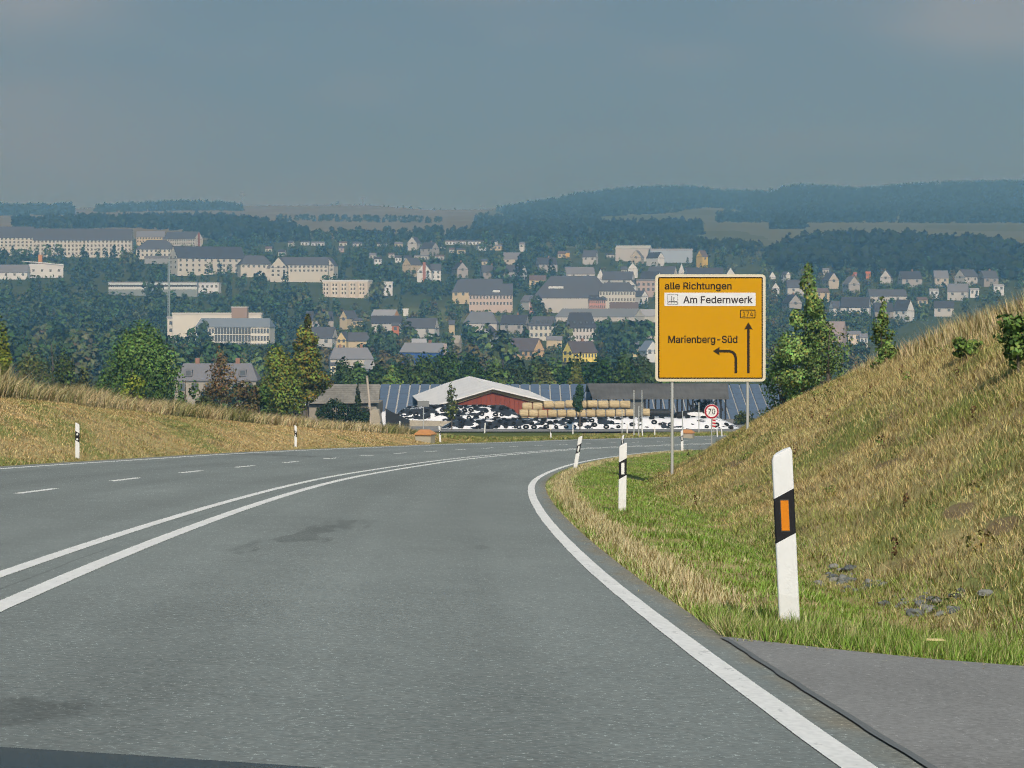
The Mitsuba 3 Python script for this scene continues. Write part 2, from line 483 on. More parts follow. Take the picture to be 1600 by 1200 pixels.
# ground: one sheet from behind the camera to beyond the hills
yy = np.r_[np.linspace(-60, 2, 16), np.geomspace(3, 340, 180), np.geomspace(343, 9400, 200)]
cc = np.linspace(-1, 1, 200)
cc = .35 * cc + .65 * np.sign(cc) * np.abs(cc) ** 2
ww = np.maximum(130, .45 * yy)
GX = ww[:, None] * cc[None, :]
GY = np.repeat(yy[:, None], len(cc), 1)
GZ = land(GX, GY)
gs, gt = road_st(GX.ravel(), GY.ravel())
gs, gt = gs.reshape(GX.shape), gt.reshape(GX.shape)
low = (gt > -T_L - E_L + 3.5) & (gt < T_R + E_R - 3.5) & (gs > -39.5) & (gs < 318)
pl = road_xyz(gs.ravel(), np.clip(gt.ravel(), -T_L, T_R)).reshape(*GX.shape, 3)[..., 2] - 1.0
GZ = np.where(low, np.minimum(GZ - .7, pl), GZ)
structure('ground', 'valley floor, town hillside and harvested fields rising to the horizon')
sheet('ground', np.stack([GX, GY, GZ], -1), 'ground_cover')

# roadside strips and road
sv = np.r_[np.arange(-36, 12, 1.0), np.arange(12, 60, .3), np.arange(60, 140, .6), np.arange(140, 316, 1.5)]
ev = np.r_[np.arange(0, 12, .28), np.linspace(12, E_R, 22)]
for key, sgn, edge, fn, lab in (('right_embankment', 1, T_R, right_z, 'grassy cut slope and green verge rising on the right of the road'),
                                ('left_embankment', -1, -T_L, left_z, 'low mown grass bank along the left edge of the road')):
    SS, EE = np.meshgrid(sv, np.r_[-.15, ev] if sgn > 0 else np.r_[-.15, ev], indexing='ij')
    TT = edge + sgn * EE
    X = road_xyz(SS, TT)
    X[..., 2] = fn(SS, TT)
    X[..., 2] = np.where(EE < 0, X[..., 2] - .05, X[..., 2] - .012)
    if sgn < 0:
        X = X[:, ::-1]
    structure(key, lab)
    sheet(key, X, 'grass_soil')
structure('road', 'grey asphalt main road curving right with white painted lines')
tv = np.linspace(-T_L, T_R, 26)
SS, TT = np.meshgrid(np.r_[np.arange(-36, 0, 2.0), np.arange(0, 316, .5)], tv, indexing='ij')
scene['road'] = mikit.ply((road_xyz(SS, TT).reshape(-1, 3), grid_faces(*SS.shape)), 'asphalt', smooth=True, uv=np.stack([SS.ravel(), TT.ravel()], 1))


def ribbon(t0, t1, s0, s1, dz, step=.5, wob=0.0, seed=0):
    s = np.linspace(s0, s1, max(2, int((s1 - s0) / step) + 1))
    n = (meshkit.noise(np.stack([s * 3.1, 0 * s, 0 * s], -1), seed) - .5) * wob
    X = np.stack([road_xyz(s, t0 + n), road_xyz(s, t1 + n * .6)], 1)
    X[..., 2] += dz
    return X


# painted lines: each solid line and every dash a part of the road
for t0, w, nm in ((4.01, .135, 'edge_line'), (0.0, .15, 'centre_line'), (-.49, .13, 'centre_line'), (-7.24, .13, 'edge_line')):
    sheet(partkey('road', nm), ribbon(t0 - w / 2, t0 + w / 2, -36, 314, .004, .5, .008, int(t0 * 10) + 99), 'line_paint')
for i in range(-4, 31):
    sc = 38.385 + 8.837 * i
    if i < 13:
        sheet(partkey('road', 'lane_dash'), ribbon(-3.668 - .065, -3.668 + .065, sc - 1.6, sc + 1.6, .004, .4, .01, i + 300), 'line_paint')
    else:
        sheet(partkey('road', 'lane_dash'), ribbon(-3.668 - .065, -3.668 + .065, sc - 1.5, sc + 1.5, .004, .5), 'line_paint')
X = ribbon(4.255, 4.293, -2, 14.2, .008, .12, .014, 41)
sm = MB().add(X.reshape(-1, 3), grid_faces(X.shape[0], 2), (.155, .165, .165))
sm.put(partkey('road', 'tar_seam'), 'matte')
# lay-by: asphalt strip turning off to the right before the slope begins
lay = []
for t in np.r_[4.275, np.linspace(4.302, 16, 24)]:
    s1 = np.interp(t, [4.3, 4.67, 5.04, 5.72, 8, 16], [14.25, 13.95, 13.6, 13.2, 12.4, 10.6]) + .05 * math.sin(t * 9)
    s = np.linspace(-6, s1, 40)
    P = road_xyz(s, np.full(40, t))
    P[:, 2] = road_xyz(s, np.full(40, min(t, 14.0)))[:, 2] - .02 * max(0, min(t - T_R, 2.5)) + .004
    lay.append(P)
structure('side_road', 'older asphalt turn-off at the lower right of the road')
sheet('side_road', np.stack(lay), 'old_asphalt')

# ---------------------------------------------------------------- delineator posts
WHITE, BLACK = (0.69, 0.69, 0.68), (0.018, 0.018, 0.020)


def post_outline(k=1.0):
    """Rounded triangular cross-section, its broad face towards -y."""
    p = sbox(-.052, -.02, .052, .0).union(Polygon([(-.052, 0), (.052, 0), (.02, .075), (-.02, .075)])).buffer(.011, 3)
    a = np.array(p.exterior.coords)[:-1] * k
    return a


def loft(m, ring, zs, tilt, col):
    """ring outline carried through heights zs; each level leans by tilt * x."""
    k = len(ring)
    v = np.vstack([np.c_[ring * sc, z + t * ring[:, 0]] for z, t, sc in zs])
    f = [(i * k + j, i * k + (j + 1) % k, (i + 1) * k + (j + 1) % k, (i + 1) * k + j) for i in range(len(zs) - 1) for j in range(k)]
    m.add(v, f, col)
    top = (len(zs) - 1) * k
    m.f.append(np.array([(top, top + j, top + j + 1) for j in range(1, k - 1)]) + m.n - len(v))


def post(px, py, top, label, group=None, side=1, refl='bar', colour=(0.75, 0.75, 0.72), lean=0.0, back=0.0, name='delineator_post', at=None, plain=False, face=0.0):
    """Foot at photo pixel (px, py), height from the rows it covers."""
    P = hit(px, py) if at is None else np.array(at)
    h = (py - top) * P[1] / F
    key = thing(name, label, 'delineator post', group)
    M = turn(face, P - [0, 0, .06])
    L = np.eye(4)
    L[0, 2], L[1, 2] = math.tan(math.radians(lean)), math.tan(math.radians(back))
    M = M @ L
    M[:3, :3] = M[:3, :3] @ np.diag([h / 1.05, h / 1.05, 1])
    M[:3, 2] *= 1
    r, k, s = post_outline(), .55 * side, (h + .06) / 1.06
    b = MB()
    if plain:
        loft(b, r, [(0, 0, 1), ((1.03) * s, 0, 1), (1.06 * s, 0, .8)], 0, WHITE)
        b.place(M).put(f'{key}__body', 'painted')
        return key
    loft(b, r, [(0, 0, 1), (.09 * s, k * .3, 1)], 0, (.56, .55, .49))
    loft(b, r, [(.09 * s, k * .3, 1), (.22 * s, -k * .4, 1)], 0, (.65, .648, .63))
    loft(b, r, [(.22 * s, -k * .4, 1), (.555 * s, k, 1)], 0, WHITE)
    b.place(M).put(f'{key}__body', 'painted')
    b = MB()
    loft(b, r, [(.815 * s, k, 1), (1.035 * s, k * .9, 1), (1.06 * s, k * .8, .82)], 0, WHITE)
    b.place(M).put(f'{key}__top', 'painted', 40)
    b = MB()
    loft(b, r, [(.555 * s, k, 1.0), (.815 * s, k, 1.0)], 0, BLACK)
    b.place(M).put(f'{key}__black_band', 'painted', 40)
    if refl == 'bar':
        b = MB().box(-.024, .024, -.0365, -.0305, .600 * s, .775 * s, colour)
        b.box(-.028, .028, -.0325, -.0295, .593 * s, .782 * s, (.05, .05, .05))
        b.place(M).put(f'{key}__black_band__reflector', 'painted')
    else:
        for z in (.615, .755):
            c = trimesh.creation.cylinder(.029, .012, sections=14)
            c.apply_transform(trimesh.transformations.rotation_matrix(math.pi / 2, [1, 0, 0]))
            c.apply_translation([0, -.034, z * s])
            MB().mesh(c, colour).place(M).put(partkey(key + '__black_band', 'reflector'), 'painted')
    return key


post(1234, 975, 706, 'nearest white delineator post, with an orange reflector in its black band', colour=(.62, .20, .012), lean=-2.6)
post(972, 797, 695, 'upright white delineator post with a white reflector, on the green verge', lean=.8)
post(898, 733, 682, 'strongly leaning white delineator post at the inside of the bend', lean=9.5)
post(971, 708, 680, 'white delineator post half hidden behind the upright verge post', lean=5)
post(1066, 705, 673, 'white delineator post beyond the yellow sign, in front of a small grit bin', lean=-1)
post(121, 718, 663, 'leftmost white delineator post, on the mown bank, with two round reflectors', side=-1, refl='dots')
post(462, 699, 666, 'white delineator post on the left verge below the tall dry grass', side=-1, refl='dots')
post(688, 691, 666, 'white delineator post beside the grit bin on the left verge', side=-1, refl='dots', lean=-3)
post(861, 686, 666, 'white delineator post on the grass strip, straight beyond the bend', side=-1, refl='dots', lean=-3)
MARK = {608: 'before the dark clamp end', 625: 'at the left end of the concrete wall', 733: 'before the red barn, left one', 757: 'before the red barn, leaning right one',
        835: 'before the left end of the straw bales', 895: 'left of the round sapling trunk', 939: 'before the middle of the straw bales', 980: 'before the right end of the straw bales',
        1004: 'leaning, at the gap beside the bales', 1023: 'just left of the yellow sign pole', 1121: 'left of the pair below the speed limit sign', 1128: 'right of the pair below the speed limit sign',
        503: 'far left one of the pair by the hedge', 510: 'right one of the pair by the hedge'}
for px, py, tp, ln in ((608, 671.5, 657, 0), (625, 674, 658, -1), (733, 673, 660, 0), (757, 677, 661, 4), (835, 671, 655, 0), (895, 678, 663, 1), (939, 671, 655, 0),
                       (980, 677, 662, 0), (1004, 683, 670, -2), (1023, 681, 667, 0), (1121, 683, 669, -3), (1128, 682, 668, -3), (503, 661, 654, 0), (510, 665, 657, 0)):
    post(px, py, tp, f'slim white marker post {MARK[px]}', 'white posts along the side road', plain=True, lean=ln, name='marker_post')

# ---------------------------------------------------------------- big yellow direction sign
G = hit(1050, 741)
SY = G[1]
PX = SY / F                              # metres per photo pixel at the sign


def sx(px):
    return (px - 800) * PX


def sz(py):
    return (YH - py) * PX


def rrect(x0, y0, x1, y1, r):
    return sbox(x0 + r, y0 + r, x1 - r, y1 - r).buffer(r, 6)


def slab(poly, y_front, thick, col, m=None):
    """A flat outline in pixels of the sign face, as a plate standing upright."""
    m = m or MB()
    for g in getattr(poly, 'geoms', [poly]):
        e = trimesh.creation.extrude_polygon(affinity.scale(g, PX, PX, origin=(0, 0)), thick, engine='earcut')
        v = np.array(e.vertices)
        m.add(np.c_[v[:, 0] - 800 * PX, y_front + thick - v[:, 2], YH * PX - v[:, 1]], np.array(e.faces), col)
    return m


SIGN = thing('direction_sign', 'large yellow direction sign with black arrows on two grey poles', 'direction sign')
YEL, INK = (0.54, 0.272, 0.001), (0.030, 0.020, 0.010)
for px in (1050.5, 1168.5):
    base = surf(np.array([sx(px)]), np.array([SY + .07]))[0]
    b = MB().tube([(sx(px), SY + .075, base - .3), (sx(px), SY + .075, sz(435))], .042, (.46, .47, .46), 12)
    b.put(partkey(SIGN, 'pole'), 'metal', 40)
b = MB()
for py in (450, 512, 575):
    b.box(sx(1030), sx(1190), SY + .012, SY + .034, sz(py + 1.2), sz(py - 1.2), (.4, .4, .4))
b.put(f'{SIGN}__rail', 'metal')
outer = rrect(1023.8, 428.5, 1196.3, 596.2, 6.5)
slab(outer, SY, .010, (.62, .56, .42)).put(f'{SIGN}__plate', 'painted')
slab(outer.buffer(-4.4), SY - .012, .012, INK).put(f'{SIGN}__border', 'painted')
slab(outer.buffer(-6.4), SY - .024, .012, YEL).put(f'{SIGN}__yellow_face', 'painted')
slab(sbox(1038, 457.4, 1180.6, 478.2), SY - .036, .012, (.66, .66, .66)).put(f'{SIGN}__white_panel', 'painted')


def words(txt, x0, x1, base, cap, depth, bold, col=INK, part='lettering', on='yellow_face'):
    """Lettering from x0 to x1 (photo pixels) on the baseline row 'base', capitals 'cap' rows high."""
    t = meshkit.text_mesh(txt, cap * PX, .003, bold=bold)
    v = np.array(t.vertices)
    k = (x1 - x0) * PX / (v[:, 0].max() - v[:, 0].min())
    v[:, 0] = (v[:, 0] - v[:, 0].min()) * k
    MB().add(np.c_[sx(x0) + v[:, 0], SY - depth + .010 - v[:, 2] * 3, sz(base) + v[:, 1]], np.array(t.faces), col).put(partkey(SIGN + '__' + on, part), 'painted')


words('alle Richtungen', 1038.5, 1143, 451.8, 10.4, .036, True)
words('Am Federnwerk', 1067.5, 1175.5, 473.4, 10.4, .048, True, (.055, .05, .055), on='white_panel')
words('Marienberg-Süd', 1044, 1152, 535.5, 10.6, .036, True)
words('174', 1160.5, 1176.3, 494.6, 7.8, .036, False)
slab(rrect(1156.3, 484, 1180.2, 497.2, 1.6).difference(rrect(1157.5, 485.2, 1179, 496, 1.0)), SY - .036, .012, INK).put(f'{SIGN}__yellow_face__number_box', 'painted')
slab(sbox(1167.2, 512, 1171.2, 583).union(Polygon([(1169.2, 503.5), (1175.8, 515), (1169.2, 513.4), (1162.6, 515)])), SY - .036, .012, INK).put(f'{SIGN}__yellow_face__straight_arrow', 'painted')
shaft = LineString([(1149.5, 583), (1149.5, 560), (1148.3, 554.5), (1145, 550.6), (1140, 548.8), (1122, 548.6)]).buffer(2.05, cap_style='flat')
slab(shaft.union(Polygon([(1113.8, 548.6), (1124.4, 542), (1123, 548.6), (1124.4, 555.2)])), SY - .036, .012, INK).put(f'{SIGN}__yellow_face__left_arrow', 'painted')
ic = sbox(1043, 459.6, 1059.3, 476).difference(sbox(1043.6, 460.2, 1058.7, 475.4))
ic = ic.union(sbox(1044.3, 470.6, 1057.8, 472.2)).union(sbox(1048.6, 462.6, 1049.7, 471)).union(sbox(1052.2, 464, 1053.3, 471))
for x in (1044.5, 1049, 1053.6, 1057.2):
    ic = ic.union(sbox(x, 472, x + .7, 474))
slab(ic, SY - .048, .012, (.09, .09, .10)).put(f'{SIGN}__white_panel__works_symbol', 'painted')

# speed limit sign
D = 137.0
k = D / F
cx, cz = (1112 - 800) * k, (YH - 643) * k
SP = thing('speed_limit_sign', 'round white speed limit sign with a red rim, reading 70', 'road sign')
base = surf(np.array([cx]), np.array([D]))[0]
MB().tube([(cx, D + .06, base - .2), (cx, D + .06, cz + .3)], .038, (.42, .43, .42), 10).put(f'{SP}__pole', 'metal', 40)


def disc(r, y, t, col, inner=0.0, n=40):
    a = np.linspace(0, 2 * np.pi, n, endpoint=False)
    p = Polygon(np.c_[np.cos(a), np.sin(a)] * r)
    if inner:
        p = p.difference(Polygon(np.c_[np.cos(a), np.sin(a)] * inner))
    e = trimesh.creation.extrude_polygon(p, t, engine='earcut')
    v = np.array(e.vertices)
    return MB().add(np.c_[cx + v[:, 0], y + t - v[:, 2], cz + v[:, 1]], np.array(e.faces), col)


R = 11.6 * k
disc(R, D, .012, (.70, .69, .67)).put(f'{SP}__plate', 'painted')
disc(R * .96, D - .018, .018, (.34, .018, .035), R * .74).put(f'{SP}__red_rim', 'painted')
t = meshkit.text_mesh('70', 8.6 * k, .003, bold=True)
v = np.array(t.vertices)
v[:, 0] *= 11.0 * k / (v[:, 0].max() - v[:, 0].min())
v[:, :2] -= (v[:, :2].max(0) + v[:, :2].min(0)) / 2
MB().add(np.c_[cx + v[:, 0], D - .002 - v[:, 2], cz + v[:, 1]], np.array(t.faces), (.05, .05, .05)).put(f'{SP}__lettering', 'painted')

# signs seen from behind, lamp poles and a striped beacon along the side road
for px, py, top, lab, shape in ((661.5, 674, 626, 'grey back of a rectangular road sign on a pole by the side road', 'rect'), (708, 673, 633, 'grey back of a small eight-sided road sign on a pole', 'oct')):
    P = hit(px, py)
    k = P[1] / F
    key = thing('road_sign', lab, 'road sign')
    MB().tube([P - [0, 0, .2], P + [0, 0, (py - top) * k]], .05, (.50, .51, .50), 8).put(f'{key}__pole', 'metal', 40)
    if shape == 'rect':
        MB().box(P[0] - 9 * k, P[0] + 9 * k, P[1] - .10, P[1] - .055, P[2] + (py - 635.5) * k, P[2] + (py - 626.5) * k, (.22, .23, .23)).put(f'{key}__plate', 'metal')
    else:
        a = np.arange(8) * np.pi / 4 + np.pi / 8
        MB().prism(np.c_[P[0] + 5 * k * np.cos(a), P[2] + (py - 638.5) * k + 5 * k * np.sin(a)], P[1] - .10, P[1] - .055, (.27, .28, .28)).put(f'{key}__plate', 'metal')
for px, py, top, lab in ((972, 676, 642, 'thin grey pole in front of the straw bales, left of the shed gap'), (990.5, 682, 611, 'tall thin lamp pole before the left end of the shed wall'),
                         (1003, 676, 611, 'tall thin lamp pole before the shed, second from the gap'), (998, 683, 636, 'short thin pole between the two tall lamp poles'),
                         (1066.5, 675, 643, 'thin pole behind the far grit bin'), (1092, 677, 630, 'thin pale pole left of the round speed limit sign')):
    P = hit(px, py)
    k = P[1] / F
    key = thing('lamp_pole', lab, 'pole')
    MB().tube([P - [0, 0, .2], P + [0, 0, (py - top) * k]], [.055, .045], (.52, .54, .53), 8).put(f'{key}__shaft', 'metal', 40)
    MB().box(P[0] - .07, P[0] + .07, P[1] - .09, P[1] + .09, P[2] + (py - top) * k - .02, P[2] + (py - top) * k + .06, (.35, .36, .36)).put(f'{key}__cap', 'metal')
P = hit(1115.5, 676)
k = P[1] / F
key = thing('warning_beacon', 'small red and white striped warning beacon beside the speed limit pole', 'beacon')
MB().box(P[0] - .03, P[0] + .03, P[1], P[1] + .05, P[2] - .1, P[2] + 9 * k, (.4, .4, .4)).put(f'{key}__stand', 'metal')
z0, z1 = P[2] + 8 * k, P[2] + 22 * k
MB().box(P[0] - .17, P[0] + .17, P[1] - .05, P[1] - .01, z0, z1, (.72, .7, .68)).put(f'{key}__panel', 'painted')
for i in range(3):
    z = z0 + (z1 - z0) * (i / 3 + .02)
    MB().prism([(P[0] - .17, z + .22), (P[0] - .17, z + .05), (P[0] + .17, z), (P[0] + .17, z + .17)], P[1] - .056, P[1] - .051, (.45, .02, .03)).put(partkey(key, 'stripe'), 'painted')

# grit bins with orange lids
for px, py, w, lab in ((664.5, 691, 25, 'concrete grit bin with an orange lid on the left verge'), (1074.5, 684.5, 18, 'far concrete grit bin with an orange lid, behind the verge post')):
    P = hit(px, py)
    k = P[1] / F
    w = w * k / 2
    key = thing('grit_bin', lab, 'grit bin')
    b = MB().box(-w, w, -.45, .45, -.2, .40, (.40, .36, .28)).box(-w * 1.03, w * 1.03, -.48, .48, .33, .40, (.36, .33, .26))
    b.place(turn(-14, P)).put(f'{key}__body', 'matte')
    b = MB()
    hw, hd = w * 1.12, .56
    vs = [(-hw, -hd, .41), (hw, -hd, .41), (hw, hd, .41), (-hw, hd, .41), (-hw, -hd, .47), (hw, -hd, .47), (hw, hd, .47), (-hw, hd, .47), (-hw * .55, -hd * .25, .70), (hw * .45, -hd * .25, .70), (hw * .45, hd * .3, .70), (-hw * .55, hd * .3, .70)]
    b.add(vs, [(0, 1, 5, 4), (1, 2, 6, 5), (2, 3, 7, 6), (3, 0, 4, 7), (4, 5, 9, 8), (5, 6, 10, 9), (6, 7, 11, 10), (7, 4, 8, 11), (8, 9, 10, 11), (3, 2, 1, 0)], (.47, .22, .085))
    b.place(turn(-14, P)).put(f'{key}__lid', 'painted')

# ---------------------------------------------------------------- side road in front of the farm yard
xs = np.linspace(-95, 70, 120)
rows = []
for y in np.linspace(264, 280, 9):
    yyv = y + 0 * xs + .00002 * xs ** 2
    rows.append(np.stack([xs, yyv, land(xs, yyv) + .10], -1))
structure('farm_road', 'narrow grey side road crossing in front of the farm yard')
sheet('farm_road', np.stack(rows), 'old_asphalt')
structure('farm_yard', 'paved yard under the silage heaps and straw bales')
xs = np.linspace(-60, 62, 90)
yv = np.linspace(280.3, 312, 14)
PADZ = float(land(np.array([0.]), np.array([283.]))[0]) + .12
XX, YY = np.meshgrid(xs, yv)
zz = np.where(YY < 283, land(XX, YY) + .10, PADZ)
sheet('farm_yard', np.stack([XX, YY, zz], -1), 'old_asphalt')

# ---------------------------------------------------------------- silage heaps, tyres
rng = np.random.default_rng(7)
YF = 286.0                                # front foot of the long heap
kf = YF / F


def heap(key, x0, x1, y0, height, depth, seed, ends=(2.0, 2.5)):
    """A long sheeted heap: sloping front, lumpy top; returns the front surface function."""
    n, m = 150, 22
    u = np.linspace(x0, x1, n)
    a = np.linspace(0, 1, m)
    U, A = np.meshgrid(u, a, indexing='ij')
    hh = height(U) * np.minimum(1, np.maximum(.02, (U - x0) / ends[0])) ** .5 * np.minimum(1, np.maximum(.02, (x1 - U) / ends[1])) ** .5
    prof = np.interp(A, [0, .22, .3, .7, .78, 1], [0, .88, 1, 1, .88, 0])
    lump = .16 * (meshkit.fbm(np.stack([U * .9, A * 8, 0 * A + seed], -1), 3, seed) - .5) * np.minimum(1, prof * 3)
    Y = y0 + A * depth
    Z = PADZ - .05 + hh * prof + lump * hh
    X = np.stack([U, Y, Z], -1)
    sheet(key, X, 'silage_film')
    return cKDTree(np.c_[U.ravel(), Z.ravel()]), X


def pxx(px, y=YF):
    return (px - 800) * y / F


long_heap = thing('silage_heap', 'long low silage heap under black and white sheeting along the yard front', 'silage heap')
hA = lambda u: np.interp(u, [pxx(690), pxx(760), pxx(950), pxx(1120), pxx(1155)], [.95, 1.02, 1.22, 1.28, .85])
_, XA = heap(f'{long_heap}__sheeting', pxx(690), pxx(1158), YF, hA, 7.0, 3)
rear_heap = thing('silage_heap', 'higher tyre-covered silage heap behind the pale concrete wall', 'silage heap')
YB = 296.0
hB = lambda u: np.interp(u, [pxx(600, YB), pxx(650, YB), pxx(700, YB), pxx(800, YB), pxx(822, YB)], [1.7, 2.1, 2.2, 2.05, 1.6])
_, XB = heap(f'{rear_heap}__sheeting', pxx(606, YB), pxx(820, YB), YB, hB, 11.0, 9)

tor = trimesh.creation.torus(.29, .115, major_sections=14, minor_sections=7)
TYRE = {}


def tyre(X, i, j, label, group, big=1.0):
    P, N = X[i, j], np.cross(X[i + 1, j] - X[i, j], X[i, j + 1] - X[i, j])
    N /= np.linalg.norm(N)
    if N[2] < 0:
        N = -N
    N = N + rng.normal(0, .06, 3)
    N /= np.linalg.norm(N)
    a = np.cross([1, 0, .1], N)
    a /= np.linalg.norm(a)
    M = np.eye(4)
    M[:3, :3] = np.stack([np.cross(a, N), a, N], 1) * big
    M[:3, 3] = P + N * .09
    if not TYRE:
        TYRE.update(mikit.ply((np.array(tor.vertices), np.array(tor.faces)), 'matte', smooth=True, color=np.full((len(tor.vertices), 3), .022)))
    key = thing('tyre', label, 'tyre', group)
    scene[key] = {**TYRE, 'to_world': T(M.tolist())}


def scatter_tyres(X, n, label, group, dens, jr, gap):
    put = []
    tries = 0
    while len(put) < n and tries < 6000:
        tries += 1
        i, j = rng.integers(3, X.shape[0] - 4), rng.integers(jr[0], jr[1])
        P = X[i, j]
        if rng.random() > dens(P[0]) or any(np.linalg.norm(P - q) < gap for q in put):
            continue
        put.append(P)
        tyre(X, i, j, label, group, rng.uniform(.58, .92))


scatter_tyres(XA, 74, 'worn black tyre weighing down the long silage heap', 'tyres on the long silage heap', lambda x: np.interp(x, [-8, 8, 14, 26], [1, .8, .25, .12]), (1, 8), .72)
scatter_tyres(XB, 46, 'worn black tyre weighing down the higher silage heap behind the wall', 'tyres on the higher silage heap', lambda x: 1.0, (2, 8), .75)

# concrete walls of the clamp
WALL = thing('clamp_wall', 'pale concrete wall in front of the higher silage heap', 'wall')
for i, (a, b) in enumerate(((640, 664), (664.3, 688), (688.3, 712), (712.3, 736))):
    y = 293.0
    x0, x1 = pxx(a, y), pxx(b, y)
    zt0, zt1 = (YH - np.interp(a, [640, 736], [656.5, 658.5])) * y / F, (YH - np.interp(b, [640, 736], [656.5, 659.5])) * y / F
    m = MB().prism([(x0, PADZ - .3), (x1, PADZ - .3), (x1, zt1), (x0, zt0)], y, y + .22, (.5, .46, .38))
    v, f, _ = m.arrays()
    scene[partkey(WALL, 'panel')] = mikit.ply((v, f), 'concrete')
SIDE = thing('clamp_wall', 'dark sheeted end wall of the clamp with a sloping top edge', 'wall')
y = 292.5
MB().prism([(pxx(601.5, y), PADZ - .4), (pxx(639.8, y), PADZ - .4), (pxx(639.8, y), (YH - 656.5) * y / F), (pxx(628, y), (YH - 651) * y / F), (pxx(612, y), (YH - 643.5) * y / F), (pxx(602, y), (YH - 638) * y / F)], y, y + .25, (.028, .032, .036)).put(f'{SIDE}__sheet', 'painted')
MB().prism([(pxx(596, y), (YH - 648) * y / F), (pxx(597, y), (YH - 643.5) * y / F), (pxx(602.5, y), (YH - 642.5) * y / F), (pxx(602.5, y), PADZ), (pxx(599, y), PADZ)], y - .12, y - .03, (.70, .72, .76)).put(f'{SIDE}__white_film', 'painted')
ROCK = thing('wall_remnant', 'weathered block of pale rubble masonry beside a leaning pole', 'wall')
y = 294.0
MB().prism([(pxx(577, y), PADZ - .5), (pxx(598.5, y), PADZ - .5), (pxx(597, y), (YH - 664) * y / F), (pxx(593, y), (YH - 650) * y / F), (pxx(591, y), (YH - 641) * y / F), (pxx(583, y), (YH - 639) * y / F), (pxx(578.5, y), (YH - 642) * y / F)], y, y + 3.0, (.45, .4, .31)).put(f'{ROCK}__masonry', 'concrete')
b = MB()
for i in range(26):
    b.mesh(trimesh.creation.icosphere(1, .18 + .16 * rng.random()).apply_scale([1.4, 1, .7]).apply_translation([pxx(576 + 22 * rng.random(), y), y - .25 - .5 * rng.random(), PADZ + .05 + .1 * rng.random()]), (.42, .38, .31))
b.put(f'{ROCK}__rubble', 'concrete', 40)
labels[f'{ROCK}__rubble'] = {'kind': 'stuff'}
MB().prism([(pxx(564, 296), PADZ - .5), (pxx(577, 296), PADZ - .5), (pxx(577, 296), (YH - 640) * 296 / F), (pxx(564, 296), (YH - 638) * 296 / F)], 296, 300, (.05, .052, .05)).put(f'{ROCK}__dark_opening', 'matte')
POLE = thing('utility_pole', 'pale leaning wooden pole standing beside the masonry block', 'pole')
MB().tube([(pxx(578.5, 292), 292, PADZ - .3), (pxx(577, 292), 292, (YH - 628) * 292 / F), (pxx(573.2, 292), 292.2, (YH - 588) * 292 / F)], [.17, .15, .12], (.46, .40, .33), 8).put(f'{POLE}__shaft', 'matte', 40)
MB().box(pxx(571.6, 292), pxx(575, 292), 292.0, 292.3, (YH - 590) * 292 / F, (YH - 587.2) * 292 / F, (.3, .27, .23)).put(f'{POLE}__cap', 'matte')

# ---------------------------------------------------------------- straw bales


def bale_mesh(seed, r=.6, w=1.22):
    r_ = np.random.default_rng(seed)
    n, prof = 18, [(-.5, .0), (-.5, .80), (-.46, .95), (-.38, 1.0), (-.1, 1.012), (.1, 1.01), (.38, 1.0), (.46, .95), (.5, .80), (.5, .0)]
    a = np.arange(n) * 2 * np.pi / n
    v = []
    for x, q in prof:
        rr = r * q * (1 + .02 * r_.normal(size=n) * (q > .5))
        v.append(np.c_[np.full(n, x * w), rr * np.cos(a), rr * np.sin(a) * (1 - .05 * (np.sin(a) < 0))])
    v = np.vstack(v)
    f = [(i * n + j, (i + 1) * n + j, (i + 1) * n + (j + 1) % n, i * n + (j + 1) % n) for i in range(len(prof) - 1) for j in range(n)]
    return v, np.array(f)


ORD = 'first second third fourth fifth sixth seventh eighth ninth tenth eleventh twelfth thirteenth fourteenth fifteenth sixteenth seventeenth eighteenth'.split()
BALES = [mikit.ply(bale_mesh(s), 'straw', smooth=35) for s in (1, 2, 3)]


def bales(px0, px1, pyc, y, n, label, group, dia_px=13.2, first=0):
    k = y / F
    w = (px1 - px0) / n
    for i in range(n):
        px = px0 + w * (i + .5)
        M = turn(rng.normal(0, 2.5), [(px - 800) * k, y + rng.normal(0, .06), (YH - pyc - rng.normal(0, .35)) * k])
        M[:3, :3] = M[:3, :3] @ np.diag([w * k / 1.22 * .94, dia_px * k / 1.2, dia_px * k / 1.2]) @ np.array(T().rotate([1, 0, 0], float(rng.uniform(0, 360))).matrix)[:3, :3]
        key = thing('straw_bale', label if n == 1 else label.format(ORD[first + i]), 'straw bale', group)
        scene[key] = {**BALES[int(rng.integers(3))], 'to_world': T(M.tolist())}


g = 'round straw bales of the long stack'
bales(815.5, 848, 634.8, 300, 2, 'round straw bale, {} from the left in the top row of the stack', g)
bales(848.5, 985.5, 632.3, 300.2, 8, 'round straw bale, {} from the left in the top row of the stack', g, 13.0, 2)
bales(811, 900, 646.6, 299.4, 6, 'round straw bale, {} from the left in the middle row of the stack', g, 13)
bales(900.5, 992, 646.2, 299.4, 6, 'round straw bale, {} from the left in the middle row of the stack', g, 13, 6)
bales(808, 1100, 658.6, 298.6, 18, 'mostly hidden straw bale, {} from the left in the bottom row of the stack', g, 13)
bales(1004, 1016, 645, 300, 1, 'single pale straw bale beside the dark stack under the shed', None)
DK = thing('wrapped_bale_stack', 'low stack covered with black film under the open shed', 'wrapped stack')
for i in range(6):
    a, y = 1015 + i * 5.6, 302
    c = trimesh.creation.cylinder(.50, 5.4 * y / F, sections=14)
    c.apply_transform(trimesh.transformations.rotation_matrix(math.pi / 2, [0, 1, 0]))
    c.apply_translation([pxx(a + 2.8, y), y, (YH - 645.5) * y / F])
    MB().mesh(c, (.03, .032, .034)).put(partkey(DK, 'bale'), 'painted', 40)
